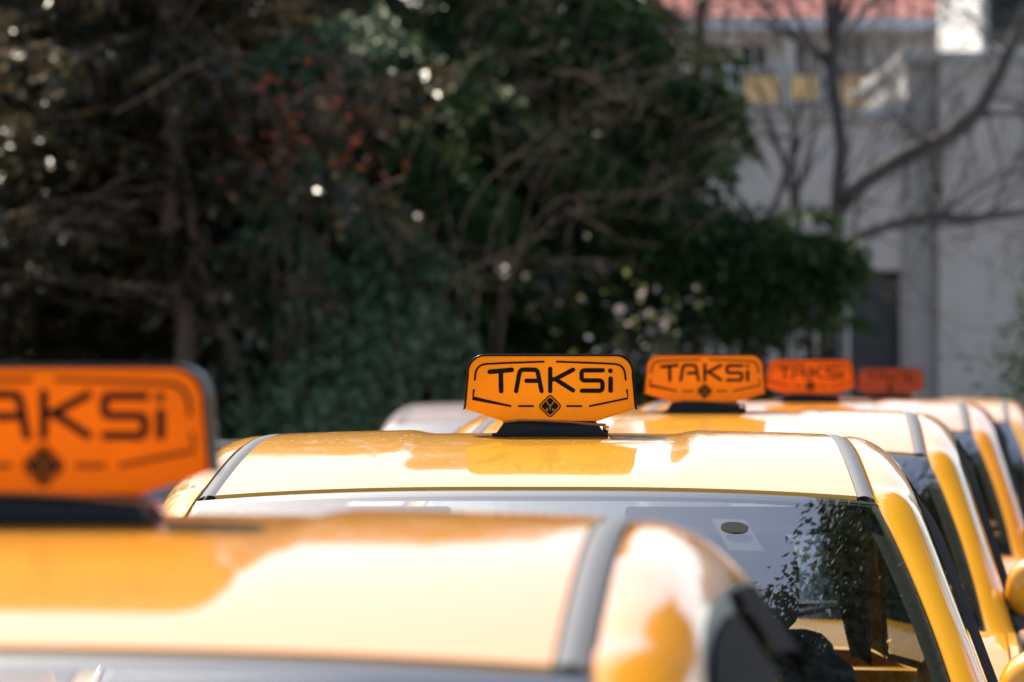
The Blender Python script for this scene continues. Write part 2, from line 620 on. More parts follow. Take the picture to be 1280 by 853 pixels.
def interp(pts, t):
    """points along a polyline at parameters t (0..1)"""
    P = np.array([tuple(p) for p in pts])
    s = np.linspace(0, 1, len(P))
    return np.stack([np.interp(t, s, P[:, k]) for k in range(3)], axis=1)

def bough_leaves(pts, n, spread, droop, rng, lmin=.05, lmax=.11, ratio=.3):
    """needle sprays hanging along a bough"""
    t = rng.uniform(.08, 1.0, n) ** .85
    c = interp(pts, t)
    ax = np.array(tuple(Vector(pts[-1]) - Vector(pts[0])))
    ax = ax / np.linalg.norm(ax)
    side = np.cross(ax, [0, 0, 1.0])
    side /= np.linalg.norm(side) + 1e-9
    k = max(6, int(n / 26))                      # sprays
    st = rng.uniform(.08, 1, k)
    so = rng.normal(0, 1, k) * spread * (.45 + .75 * (1 - st))
    sd = rng.uniform(0, 1, k) ** 1.5 * droop
    sa = rng.normal(0, .3, (k, 3))
    idx = rng.integers(0, k, n)
    u = rng.uniform(0, 1, n)
    c = interp(pts, np.clip(st[idx] + rng.normal(0, .02, n), 0, 1))
    out = side[None, :] * np.sign(so[idx])[:, None] * .7 + ax[None, :] * .7 + np.array([0, 0, -.55])[None, :] + sa[idx]
    ln = .12 + .22 * spread
    c = c + side[None, :] * so[idx][:, None] * u[:, None] + np.array([0, 0, -1.0])[None, :] * (sd[idx] * u)[:, None]
    c = c + out * (u * ln)[:, None] + rng.normal(0, .022, (n, 3))
    d = out + rng.normal(0, .45, (n, 3))
    L = rng.uniform(lmin, lmax, n)
    return c, d, L, L * ratio * rng.uniform(.7, 1.3, n)

def cat(parts):
    return [np.concatenate(z) for z in zip(*parts)]

def wob(p0, p1, n, amp, rng, sag=0.0):
    p0, p1 = Vector(p0), Vector(p1)
    pts = []
    for i in range(n + 1):
        t = i / n
        p = p0.lerp(p1, t) + Vector(tuple(rng.normal(0, amp, 3))) * (math.sin(math.pi * t) if 0 < i < n else 0)
        p.z -= sag * math.sin(math.pi * t * .5) ** 2 * 1.0
        pts.append(p)
    return pts

def evergreen(name, label, x, y, h, seed, nb, reach, mats, density=420, zmin=1.3, lean=0.0, tr=.09, droop=.3, leaf=(.05, .11), ratio=.3, group=None):
    rng = np.random.default_rng(seed)
    root = tag(empty(name, (x, y, gz(y))), label, 'tree', group)
    top = Vector((lean, rng.normal(0, .2), h))
    tp = wob((0, 0, -.1), top, 9, .06, rng)
    tb = MB().tube(tp, [tr * (1.15 - i / 9.0) + .012 for i in range(10)], 10)
    link('trunk', tb.mesh('trunk'), mats[0], root)
    br = MB()
    lv = []
    for i in range(nb):
        f = (i + rng.uniform(0, 1)) / nb
        z = zmin + (h - zmin) * (f ** 1.25) * .97
        p0 = Vector(tuple(interp(tp, np.array([min(1, (z + .1) / (h + .1))]))[0]))
        a = i * 2.399 + rng.uniform(-.5, .5)
        ln = reach * (1 - .72 * (z - zmin) / (h - zmin)) * rng.uniform(.65, 1.15)
        p1 = p0 + Vector((math.cos(a) * ln, math.sin(a) * ln, ln * rng.uniform(-.12, .28)))
        pts = wob(p0, p1, 6, .05 * ln * .5, rng, ln * rng.uniform(.05, .3))
        br.tube(pts, [max(.005, tr * .17 * (1 - k / 6.4)) for k in range(7)], 5, False)
        for _ in range(5):                      # bare side twigs
            t = rng.uniform(.15, .95)
            q0 = Vector(tuple(interp(pts, np.array([t]))[0]))
            q1 = q0 + Vector(tuple(rng.normal(0, .28, 3))) + (p1 - p0).normalized() * .2 + Vector((0, 0, -.12))
            br.tube(wob(q0, q1, 3, .03, rng), [.008, .006, .005, .003], 4, False)
        n = int(density * (.35 + ln / reach))
        lv.append(bough_leaves(pts, n, .30, droop, rng, leaf[0], leaf[1], ratio))
    link('branches', br.mesh('branches'), mats[0], root)
    c, d, L, W = cat(lv)
    link('crown', leaf_mesh('crown', c, d, L, W, rng), mats[1], root)
    return root

def bare_branching(mb, p, d, ln, r, depth, rng, minr=.004, spread=.6, up=.12, seg=4):
    """a limb that forks again and again; returns nothing, fills mb"""
    pts = [p.copy()]
    q = p.copy()
    dd = d.normalized()
    for i in range(seg):
        dd = (dd + Vector(tuple(rng.normal(0, .13, 3))) + Vector((0, 0, up * .35))).normalized()
        q = q + dd * (ln / seg)
        pts.append(q.copy())
    r1 = max(minr, r * .62)
    mb.tube(pts, [r + (r1 - r) * i / seg for i in range(seg + 1)], 7 if r > .03 else 4, False)
    if depth <= 0:
        return
    kids = int(rng.integers(2, 4))
    for k in range(kids):
        t = rng.uniform(.35, 1.0) if k else 1.0
        i = min(seg, max(1, int(t * seg + .5)))
        nd = (dd + Vector(tuple(rng.normal(0, spread, 3)))).normalized()
        bare_branching(mb, pts[i], nd, ln * rng.uniform(.62, .95), max(minr, (r + (r1 - r) * i / seg) * rng.uniform(.5, .8)), depth - 1, rng, minr, spread, up, seg)

def bare_tree(name, label, x, y, stems, seed, depth, mat, group=None, spread=.5, buds=None):
    """stems: [(dx, dy, dz, length, radius)]"""
    rng = np.random.default_rng(seed)
    root = tag(empty(name, (x, y, gz(y))), label, 'tree', group)
    tk = MB()
    for (ox, oz, dx, dy, dz, ln, r) in stems:
        br = MB()
        p0 = Vector((ox * .35, 0, -.1))
        d = Vector((dx, dy, dz)).normalized()
        p1 = Vector((ox, 0, oz))
        pc = p1 - d * .7 - Vector((0, 0, .25))
        bz = [p0 * (1 - t) ** 2 + pc * 2 * t * (1 - t) + p1 * t * t + Vector(tuple(rng.normal(0, .012, 3))) * (0 if i in (0, 10) else 1) for i, t in enumerate([i / 10 for i in range(11)])]
        tk.tube(bz, [r * (1.5 - .05 * i) for i in range(11)], 9)
        bare_branching(br, p1, d, ln, r, depth, rng, .0018, spread)
        link('limb', br.mesh('limb'), mat, root)
    link('trunk', tk.mesh('trunk'), M['bark_brown'], root)
    return root

# ------------------------------------------------------------------ background: evergreens, left and centre
def wx(p, d): return (p - 640.0) / F * d

MC = (M['bark_brown'], M['cedar'])
MP = (M['bark_brown'], M['pine_brown'])
GB = None
BIG = (.09, .19)
MID = (.06, .14)
evergreen('pine_tree', 'dark browned pine with a pale trunk and a leaning dead stem beside it', wx(238, 40), 40, 6.0, 11, 54, 3.0, (M['twig_pink'], M['pine_brown']), 620, 2.5, -.3, .08, .3, MID, .38)  # trunk and branches in brighter bark, sunlight put into the colour
evergreen('pine_tree', 'dark pine with brown needles left of the tree with the leaning stem', wx(20, 41), 41, 6.2, 12, 56, 2.9, MP, 620, 1.4, .2, .09, .3, MID, .38)
evergreen('fir_tree', 'dense dark fir standing behind the green laurel', wx(440, 43), 43, 6.3, 13, 78, 3.0, MC, 620, .9, 0, .1, .3, MID, .4)
evergreen('cedar_tree', 'dark green cedar with long drooping boughs beside the grey annex', wx(690, 41), 41, 7.2, 14, 60, 2.2, MC, 620, 1.3, 0, .11, .35, MID, .36)
evergreen('fir_tree', 'fir growing behind the browned pines and nearly black in shade', wx(150, 46), 46, 11.0, 15, 120, 3.4, MC, 700, .4, 0, .12, .4, BIG, .42)
evergreen('fir_tree', 'fir in the back row between the cedar and the laurel', wx(600, 47), 47, 11.0, 16, 120, 2.7, MC, 700, .4, 0, .12, .4, BIG, .42)
evergreen('fir_tree', 'fir at the outer end of the back row beyond the pines', wx(-200, 46), 46, 10.5, 17, 110, 3.4, MC, 700, .4, 0, .12, .4, BIG, .42)
evergreen('fir_tree', 'broad fir in the middle of the back row with drooping sprays', wx(380, 48.5), 48.5, 11.5, 18, 120, 3.4, MC, 700, .4, 0, .12, .4, BIG, .42)

def copy_tree(src, label, loc, rz, sc=1.0, group=None):
    r = src.copy()
    col.objects.link(r)
    r.location = loc
    r.rotation_euler = (0, 0, rz)
    r.scale = (sc, sc, sc)
    r['label'] = label
    if group: r['group'] = group
    for ch in list(src.children):
        c = ch.copy()
        col.objects.link(c)
        c.parent = r
    return r
fir_src = next(o for o in bpy.data.objects if o.get('label', '').startswith('fir growing behind'))
for k, (tx, ty, sc_) in enumerate(((-8.6, 43.5, 1.1), (-12.5, 41.0, 1.15), (-8.8, 33.0, 1.1), (-16.5, 38.0, 1.2))):
    copy_tree(fir_src, 'large fir left of the road, %s' % ('next to the back row of firs', 'second from the back row', 'standing closest to the road', 'farthest from the road')[k],
              (tx, ty, gz(ty)), 1.3 + k * 2.1, sc_, 'firs left of the road')

# hand-placed boughs of the cedar that reach out to the right
def bough_group(root, specs, seed, mats):
    rng = np.random.default_rng(seed)
    o = root.location
    for (a, b, n, sp, dr, r, sag) in specs:
        A, B = a - o, b - o
        pts = wob(A, B, 8, .03, rng, sag)
        bo_ = link('bough', MB().tube(pts, [r * (1.05 - k / 8.5) + .004 for k in range(9)], 6, False).mesh('bough'), mats[0], root)
        c, d, L, W = bough_leaves(pts, n, sp, dr, rng, .05, .12, .34)
        link('needles', leaf_mesh('needles', c, d, L, W, rng), mats[1], bo_)

fir_front = next(o for o in bpy.data.objects if o.get('label', '').startswith('dense dark fir'))
LB = [(px(300, 215, 39.6), px(420, 330, 39.0)), (px(420, 235, 39.6), px(560, 320, 39.0)), (px(300, 290, 39.4), px(410, 420, 38.9)), (px(450, 320, 39.2), px(560, 392, 38.8)),
      (px(340, 350, 39.2), px(520, 398, 38.8)), (px(360, 180, 39.8), px(480, 250, 39.2)), (px(420, 300, 39.4), px(380, 470, 39.0)), (px(440, 20, 40.0), px(330, 60, 39.4)), (px(480, 10, 40.2), px(400, 80, 39.4))]
bough_group(fir_front, [(a, b, 2300, .17, .3, .018, .05) for a, b in LB], 43, (M['bark_brown'], M['laurel']))
cedar = next(o for o in bpy.data.objects if o.name == 'cedar_tree')
bough_group(cedar, [
    (px(690, 170, 40.4), px(880, 262, 39.6), 6500, .16, .32, .03, .05),
    (px(740, 230, 40.0), px(985, 285, 39.4), 12000, .15, .60, .028, .04),
    (px(800, 258, 39.8), px(1062, 300, 39.2), 9500, .12, .46, .024, .03),
    (px(760, 285, 40.2), px(960, 312, 39.6), 10000, .15, .66, .024, .05),
    (px(880, 285, 39.6), px(1040, 305, 39.4), 7000, .12, .55, .02, .03),
    (px(700, 290, 40.2), px(780, 350, 39.8), 4500, .2, .5, .024, .05),
    (px(650, 30, 40.4), px(900, 102, 39.6), 9000, .15, .24, .026, .06),
    (px(660, 60, 40.6), px(870, 122, 40.0), 6500, .15, .22, .022, .05),
    (px(620, 5, 40.6), px(820, 36, 40.0), 4000, .14, .2, .02, .03),
    (px(560, 90, 40.0), px(760, 190, 39.4), 4500, .16, .3, .02, .05),
    (px(500, 150, 39.8), px(640, 260, 39.2), 4500, .16, .3, .02, .05),
    (px(560, 230, 39.6), px(700, 330, 39.2), 4500, .16, .35, .02, .05),
], 41, MC)

# leaning dead stem by the first pine
dead = tag(empty('dead_stem', (wx(312, 39.6), 39.6, gz(39.6))), 'pale dead stem leaning against the trunk of the browned pine', 'dead tree')
rngd = np.random.default_rng(5)
dp = [px(318, 560, 39.6), px(300, 460, 39.6), px(272, 395, 39.6), px(250, 330, 39.6), px(240, 285, 39.6), px(228, 200, 39.7)]
dp = [p - dead.location for p in [Vector((wx(330, 39.6), 39.6, gz(39.6) - .05))] + dp]
link('stem', MB().tube(dp, [.05, .046, .043, .04, .036, .03, .02], 9).mesh('stem'), M['twig_pink'], dead)

# laurel
def shrub(name, label, x, y, h, rx, n, seed, mats, zc=None, leaf=(.06, .11), ratio=.42, z0=0.15, cat_='shrub', group=None, k=46):
    rng = np.random.default_rng(seed)
    root = tag(empty(name, (x, y, gz(y))), label, cat_, group)
    st = MB()
    lv = []
    for i in range(k):
        a = rng.uniform(0, 2 * math.pi)
        rr = rx * math.sqrt(rng.uniform(0, 1))
        tip = Vector((math.cos(a) * rr, math.sin(a) * rr, z0 + (h - z0) * rng.uniform(.25, 1.0) * (1 - .35 * (rr / rx) ** 2)))
        pts = wob((tip.x * .1, tip.y * .1, 0), tip, 5, .06, rng)
        st.tube(pts, [.022, .018, .014, .011, .008, .005], 5, False)
        m = int(n / k)
        cl = rng.normal(0, 1, (m, 3)) * np.array([.2, .2, .17])
        c = np.array(tuple(tip)) + cl
        d = cl + rng.normal(0, .12, (m, 3)) + np.array([0, 0, -.05])
        L = rng.uniform(*leaf, m)
        lv.append((c, d, L, L * ratio * rng.uniform(.8, 1.2, m)))
    link('stems', st.mesh('stems'), mats[0], root)
    c, d, L, W = cat(lv)
    link('foliage', leaf_mesh('foliage', c, d, L, W, rng), mats[1], root)
    return root
ML = (M['bark_brown'], M['laurel'])
shrub('laurel_bush', 'glossy mid green laurel bush between the pines and the cedar', wx(455, 38.4), 38.4, 2.1, .75, 4500, 21, ML)
shrub('laurel_bush', 'low dark laurel bush in front of the fir trunks', wx(350, 40.5), 40.5, 1.9, 1.1, 7000, 22, (M['bark_brown'], M['cedar']))
shrub('evergreen_hedge', 'dark evergreen hedge running below the back row of firs', wx(200, 44), 44, 2.1, 2.2, 15000, 23, (M['bark_brown'], M['cedar']), cat_='hedge', leaf=(.08, .14))
shrub('evergreen_hedge', 'dark evergreen hedge below the cedar boughs', wx(640, 43.5), 43.5, 2.1, 1.35, 12000, 24, (M['bark_brown'], M['cedar']), cat_='hedge', leaf=(.08, .14))
shrub('russet_bush', 'red brown leafed shrub growing up among the dark pines', wx(385, 38.6), 38.6, 3.6, .26, 150, 25, (M['bark_brown'], M['russet']), z0=2.9, leaf=(.05, .12), k=7)
shrub('evergreen_hedge', 'dark tall evergreen hedge screening the yard right of the grey block', 6.6, 38.5, 3.3, 2.2, 18000, 28, (M['bark_brown'], M['cedar']), cat_='hedge', leaf=(.1, .2))
shrub('evergreen_shrub', 'dark small evergreen at the foot of the grey block', wx(1345, 39), 39, 2.35, .42, 5200, 26, (M['bark_brown'], M['cedar']), leaf=(.05, .1), ratio=.3)

shrub('blossom_bush', 'small pale bush with pinkish white blossom below the cedar boughs', wx(812, 38.2), 38.2, 2.25, .22, 130, 29, (M['bark_brown'], M['blossom']), z0=1.55, leaf=(.04, .08), ratio=.6, k=9)  # added, its pale colour stands in for light in the foliage gap
# bare brown tree in front of the cedar
bare_tree('bare_tree', 'leafless brown twiggy tree in front of the cedar', wx(560, 37.6), 37.6,
          [(.0, 2.7, -.3, .05, 1, .6, .0036), (.25, 2.9, .8, 0, .7, .6, .0036), (.6, 3.1, 1, .1, .45, .55, .0036), (.75, 2.8, .9, .1, .25, .5, .0036), (-.35, 2.5, -.6, 0, .9, .6, .0036), (.3, 3.3, -.2, .1, .7, .6, .0036),
           (.1, 2.3, .7, 0, .3, .6, .0036), (.9, 3.4, .7, 0, .2, .5, .0034), (-.1, 3.4, .6, 0, .5, .6, .0034)],
          31, 4, M['twig_dark'], spread=.55)
bare_tree('bare_tree', 'leafless brown tree with low twigs in front of the leaning stem', wx(-60, 37.6), 37.6,
          [(.1, 2.35, .9, 0, -.25, .6, .008), (.0, 2.6, .9, 0, -.1, .6, .008)],
          32, 3, M['twig_dark'], spread=.3)

# grey bare tree in front of the building
bare_tree('bare_tree', 'leafless grey tree with many upright stems before the grey annex', wx(1000, 46), 46,
          [(-.42, 2.45, .25, 0, 1, 1.2, .032), (-.1, 2.5, .12, .1, 1, 1.25, .034), (.22, 2.6, .05, .1, 1, 1.2, .034), (-.65, 2.3, -.25, .1, 1, 1.1, .028), (.05, 2.3, -.15, -.1, 1, 1.3, .03),
           (-.25, 2.3, .35, .1, 1, 1.2, .024), (-.85, 2.4, .1, 0, 1, 1.1, .022), (.35, 2.4, .35, 0, 1, 1.1, .022), (-.5, 2.6, -.1, .1, 1, 1.2, .024)],
          33, 5, M['bark_grey'], spread=.36)

def long_limb_tree():
    """leafless tree whose long limb sweeps up across the grey block"""
    D = 45.0
    rng = np.random.default_rng(77)
    base = Vector((wx(1045, D), D, gz(D)))
    root = tag(empty('bare_tree', base), 'leafless tree with a long limb sweeping across the grey block', 'tree')
    tk, br = MB(), MB()
    P = lambda a, b, dd=D: px(a, b, dd) - base
    tk.tube([Vector((0, 0, -.1)), P(1046, 420), P(1044, 330), P(1046, 270), P(1052, 180), P(1040, 90), P(1050, -20), P(1040, -140)],
            [.085, .075, .07, .062, .05, .045, .04, .03], 10)
    limb = [P(1046, 262), P(1080, 228), P(1130, 196), P(1185, 172), P(1222, 140), P(1248, 95), P(1268, 50), P(1290, -10), P(1300, -80)]
    br.tube(limb, [.075, .068, .07, .075, .066, .055, .048, .04, .03], 9)
    low = [P(1046, 318), P(1072, 296), P(1110, 282), P(1160, 270), P(1210, 274), P(1260, 268), P(1320, 260)]
    br.tube(low, [.05, .045, .045, .05, .042, .034, .025], 8)
    for path, n in ((limb, 16), (low, 16)):
        for i in range(n):
            t = rng.uniform(.15, 1)
            q = Vector(tuple(interp(path, np.array([t]))[0]))
            d = Vector((rng.normal(.25, .5), rng.normal(0, .4), rng.normal(.25, .6)))
            bare_branching(br, q, d, rng.uniform(.35, .7), .014, 3, rng, .004, .5)
    for i in range(10):
        q = P(1045 + rng.normal(0, 3), rng.uniform(-100, 200))
        d = Vector((rng.normal(0, .8), rng.normal(0, .5), rng.uniform(.3, 1)))
        bare_branching(br, q, d, rng.uniform(.6, .9), .025, 4, rng, .0045, .45)
    link('trunk', tk.mesh('trunk'), M['bark_grey'], root)
    link('limbs', br.mesh('limbs'), M['bark_grey'], root)
long_limb_tree()
bare_tree('bare_tree', 'slim dark leafless tree behind the upper cedar bough', wx(866, 43), 43,
          [(.0, 3.7, 0, 0, 1, 1.2, .055)], 35, 4, M['bark_brown'], spread=.4)

# street trees on the right pavement, their crowns mirrored in the windscreens
def round_tree(label, x, y, base, rx, rz, zc, seed, n, src=None, rot=0.0, group=None):
    root = tag(empty('street_tree', (x, y, base), rot), label, 'tree', group)
    if src is not None:
        for ch in src.children:
            c = ch.copy()
            col.objects.link(c)
            c.parent = root
        return root
    rng = np.random.default_rng(seed)
    tk, br = MB(), MB()
    tp = wob((0, 0, -.1), (.1, .05, zc - rz * .6), 6, .05, rng)
    tk.tube(tp, [.19, .17, .16, .15, .14, .13, .11], 12)
    lv = []
    k = 620
    for i in range(k):
        v = rng.normal(size=3)
        v /= np.linalg.norm(v)
        r = rng.uniform(.3, 1.0)
        tip = Vector((v[0] * rx * r, v[1] * rx * r, zc + v[2] * rz * r))
        pts = wob(tp[-1], tip, 5, .18, rng)
        br.tube(pts, [.07, .05, .035, .025, .016, .008], 5, False)
        m = n // k
        cl = rng.normal(0, 1, (m, 3)) * np.array([.19, .19, .15])
        L = rng.uniform(.06, .1, m)
        lv.append((np.array(tuple(tip)) + cl, cl + rng.normal(0, .3, (m, 3)), L, L * .5))
    link('trunk', tk.mesh('trunk'), M['bark_brown'], root)
    link('branches', br.mesh('branches'), M['bark_brown'], root)
    c, d, L, W = cat(lv)
    link('crown', leaf_mesh('crown', c, d, L, W, rng), M['cedar'], root)
    return root
GS = 'street trees along the right pavement'
st0 = None
for k, (tx, ty, who) in enumerate(((4.7, 13.5, 'second'), (5.6, 18.7, 'third'), (6.4, 24.7, 'fourth'), (8.0, 32.0, 'last'))):
    t_ = round_tree('round-crowned street tree on the pavement beside the %s taxi' % who, tx, ty, gz(ty) + .1, 3.1, 2.7, 9.0, 60, 300000, st0, k * 1.7, GS)
    st0 = st0 or t_

# ------------------------------------------------------------------ buildings
def part_box(name, root, x0, x1, y0, y1, z0, z1, m, bev=0.0, parent=None):
    mb = MB().box(((x0 + x1) / 2, (y0 + y1) / 2, (z0 + z1) / 2), (x1 - x0, y1 - y0, z1 - z0), bev)
    return link(name, mb.mesh(name, False), m, parent or root)

def wall_with_holes(name, root, x0, x1, z0, z1, y, t, holes, m):
    """front wall in the x-z plane with real openings (x0, x1, z0, z1)"""
    xs = sorted({x0, x1, *[h[0] for h in holes], *[h[1] for h in holes]})
    zs = sorted({z0, z1, *[h[2] for h in holes], *[h[3] for h in holes]})
    mb = MB()
    solid = {}
    for i in range(len(xs) - 1):
        for j in range(len(zs) - 1):
            cx, cz = (xs[i] + xs[i + 1]) / 2, (zs[j] + zs[j + 1]) / 2
            solid[i, j] = not any(h[0] < cx < h[1] and h[2] < cz < h[3] for h in holes)
    for (i, j), s in solid.items():
        if not s: continue
        a, b, c, d = xs[i], xs[i + 1], zs[j], zs[j + 1]
        mb.add([(a, y, c), (b, y, c), (b, y, d), (a, y, d)], [(0, 1, 2, 3)])
        mb.add([(a, y + t, c), (b, y + t, c), (b, y + t, d), (a, y + t, d)], [(3, 2, 1, 0)])
        for (di, dj, q) in ((-1, 0, [(a, y, c), (a, y, d), (a, y + t, d), (a, y + t, c)]), (1, 0, [(b, y, c), (b, y + t, c), (b, y + t, d), (b, y, d)]),
                            (0, -1, [(a, y, c), (a, y + t, c), (b, y + t, c), (b, y, c)]), (0, 1, [(a, y, d), (b, y, d), (b, y + t, d), (a, y + t, d)])):
            if not solid.get((i + di, j + dj), False):
                mb.add(q, [(0, 1, 2, 3)])
    return link(name, mb.mesh(name, False), m, root)

def window(root, x0, x1, z0, z1, y, fm, gm, sill=True, bars=1):
    """frame, glass, sill set in an opening"""
    f = MB()
    w = .06
    cx, cz = (x0 + x1) / 2, (z0 + z1) / 2
    f.box((x0 + w / 2, y + .1, cz), (w, .06, z1 - z0)).box((x1 - w / 2, y + .1, cz), (w, .06, z1 - z0))
    f.box((cx, y + .1, z0 + w / 2), (x1 - x0 - 2 * w, .06, w)).box((cx, y + .1, z1 - w / 2), (x1 - x0 - 2 * w, .06, w))
    for k in range(bars):
        bx_ = x0 + (x1 - x0) * (k + 1) / (bars + 1)
        f.box((bx_, y + .1, cz), (.045, .055, z1 - z0 - 2 * w))
    fr = link('window', f.mesh('window', False), fm, root)
    link('pane', MB().box((cx, y + .11, cz), (x1 - x0 - .02, .012, z1 - z0 - .02)).mesh('pane', False), gm, fr)
    if sill:
        link('sill', MB().box((cx, y - .03, z0 - .03), (x1 - x0 + .16, .14, .05), .006).mesh('sill', False), M['concrete'], fr)
    return fr

# tall grey block at the right, its shaded flank put in as a darker strip of colour
D1 = 54.0
sc1 = D1 / F
bx0 = wx(1174, D1)
rot1 = R(0)
blk = tag(empty('grey_block', (bx0, D1, gz(D1))), 'tall grey rendered block with a flat coping behind the bare limb', 'building')
zt = CAMZ + (HORIZON - 78) * sc1 - gz(D1)
part_box('wall', blk, 0, 7.0, 0, 8, -.3, zt, M['render_grey'])
part_box('pilaster', blk, -.30, 0.003, .12, 6, -.3, zt - .02, M['render_old'])  # strip darkened to stand for the block's shaded side
part_box('coping', blk, -.36, 7.1, -.06, 8.05, zt, zt + .10, M['concrete'], .01)
part_box('downpipe', blk, .85, .93, -.09, -.01, -.2, zt - .02, M['render_grey'], .02)
part_box('upper_wall', blk, .55, 6.5, 2.0, 7.5, zt + .1, zt + 2.4, M['house_white'])
w = part_box('roof_window', blk, .62, 1.55, 1.9, 2.003, zt + .28, zt + 1.0, M['window_dark'], .004)
part_box('eaves', blk, .3, 6.8, 1.5, 7.8, zt + 2.4, zt + 2.55, M['concrete'], .01)

# long grey annex with dark doorway
D2 = 54.2
s2 = D2 / F
ax0, ax1 = wx(760, D2), wx(1138, D2)
ann = tag(empty('grey_annex', (0, D2, gz(D2))), 'long pale grey annex with a dark shuttered doorway behind the bare trees', 'building')
Z2 = lambda y: CAMZ - (y - HORIZON) * s2 - gz(D2)
dx0, dx1 = wx(1062, D2), wx(1126, D2)
wall_with_holes('wall', ann, ax0, ax1, -.3, Z2(150), 0, .3, [(dx0, dx1, -.05, Z2(338))], M['render_pale'])
sh = part_box('shutter_door', ann, dx0, dx1, .2, .26, -.05, Z2(338), M['shutter'])
nsl = 22
slat_me = MB().box((0, 0, 0), (dx1 - dx0 - .02, .02, .085), .006).mesh('slat', False)
slat_me.materials.append(M['shutter'])
for i in range(nsl):
    link('slat', slat_me, None, sh, ((dx0 + dx1) / 2, .19, .05 + i * (Z2(338)) / nsl))
part_box('parapet', ann, ax0 - .05, ax1 + .02, -.06, .36, Z2(150), Z2(142), M['concrete'], .01)
# gable wall stepping up to the block
gb = MB()
gv = [(wx(1040, D2), -.02, Z2(150)), (wx(1132, D2), -.02, Z2(150)), (wx(1132, D2), -.02, Z2(122)), (wx(1080, D2), -.02, Z2(136))]
gb.add(gv + [(a, .28, c) for a, b, c in gv], [(0, 1, 2, 3), (7, 6, 5, 4), (0, 4, 5, 1), (1, 5, 6, 2), (2, 6, 7, 3), (3, 7, 4, 0)])
link('raised_parapet', gb.mesh('raised_parapet', False), M['house_white'], ann)
part_box('side_wall', ann, ax0, ax0 + .3, .302, 6, -.3, Z2(152), M['render_pale'])
part_box('roof_slab', ann, ax0 + .3, ax1, .302, 6, Z2(160), Z2(153), M['concrete'])

# house behind, red tiled roof
D3 = 76.0
s3 = D3 / F
hs = tag(empty('white_house', (0, D3, gz(D3))), 'white house with ochre balcony panels and a red tiled roof', 'house')
Z3 = lambda y: CAMZ - (y - HORIZON) * s3 - gz(D3)
hx0, hx1 = wx(845, D3), wx(1215, D3)
wins = []
for (a, b, c, d) in ((882, 918, 58, 92), (925, 962, 50, 88), (990, 1030, 50, 100), (1048, 1085, 45, 86), (1100, 1122, 45, 88)):
    wins.append((wx(a, D3), wx(b, D3), Z3(d), Z3(c)))
wall_with_holes('wall', hs, hx0, hx1, -.3, Z3(30), 0, .3, wins, M['house_white'])
for wnd in wins:
    window(hs, *wnd, 0, M['frame_white'], M['window_dark'])
part_box('back_wall', hs, hx0, hx1, 5, 5.3, -.3, Z3(30), M['house_white'])
part_box('inner_floor', hs, hx0 + .01, hx1 - .01, .31, 4.99, Z3(118), Z3(112), M['concrete'])
for (a, b, c, d) in ((1040, 1126, 96, 136), (928, 972, 98, 132), (985, 1020, 98, 128)):
    part_box('balcony_panel', hs, wx(a, D3), wx(b, D3), -.62, -.56, Z3(d), Z3(c), M['ochre'], .01)
part_box('balcony_slab', hs, wx(870, D3), wx(1130, D3), -.66, -.002, Z3(140), Z3(137), M['concrete'], .01)
for a in (905, 980, 1034, 1126):
    part_box('balcony_post', hs, wx(a, D3), wx(a + 5, D3), -.6, -.545, Z3(136.8), Z3(36), M['frame_white'], .008)
def tiled_roof(name, root, x0, x1, y0, y1, z0, z1, m):
    nx = int((x1 - x0) / .05)
    def fn(u, v):
        x = x0 + (x1 - x0) * u
        row = (v * 14) % 1.0
        return (x, y0 + (y1 - y0) * v, z0 + (z1 - z0) * v + .03 * abs(math.sin(x * math.pi / .22)) + .025 * (1 - row))
    return link(name, MB().grid(fn, nx, 56).mesh(name, False), m, root)
tiled_roof('roof', hs, hx0 - .3, hx1 + .2, -.9, 2.6, Z3(30), Z3(30) + 1.7, M['roof_red'])
tiled_roof('roof', hs, hx0 - .3, hx1 + .2, 6.1, 2.62, Z3(30), Z3(30) + 1.7, M['roof_red'])
part_box('fascia', hs, hx0 - .3, hx1 + .2, -.93, -.9, Z3(30) - .12, Z3(30) + .03, M['frame_white'])

# low pale garden wall before the trees
D4 = 34.5
gw = tag(empty('garden_wall', (0, D4, gz(D4))), 'low pale concrete garden wall in front of the dark trees', 'wall')
hw = CAMZ - (556 - HORIZON) / F * D4 - gz(D4)
xl = -12.0
me_p = MB().box((0, 0, hw / 2 - .06), (1.985, .2, hw), .01).mesh('wall_panel', False)
me_p.materials.append(M['concrete'])
me_c = MB().box((0, 0, hw - .03), (1.995, .28, .07), .012).mesh('coping_stone', False)
me_c.materials.append(M['kerb'])
for i in range(9):
    link('wall_panel', me_p, None, gw, (xl + 1 + 2 * i, 0, 0))
    link('coping_stone', me_c, None, gw, (xl + 1 + 2 * i, 0, .005))

# ------------------------------------------------------------------ the car (local: +x right, -y forward, sign stands at y = 0)
K1, K2, YC, ZC = 0.0875, 0.098, 0.15, 1.508
def trim_w(y): return 0.617 - 0.047 * (y + .77) / .97
def roof_c(y):
    k = K1 if y < YC else K2
    return ZC - k * (y - YC) ** 2
def roof_z(x, y):
    a = min(1.2, abs(x) / .62)
    crown = .014 + .026 * smooth01(0.1, -.8, y) + .02 * smooth01(.4, 1.0, y)
    rec = .008 * (1 - smooth01(.235, .285, abs(x))) * smooth01(-.80, -.45, y)
    return roof_c(y) - crown * a ** 2.3 - rec
def head_y(u): return -.872 + .105 * u * u            # front edge of the roof, u = -1..1
def tail_y(u): return 1.02 - .06 * u * u

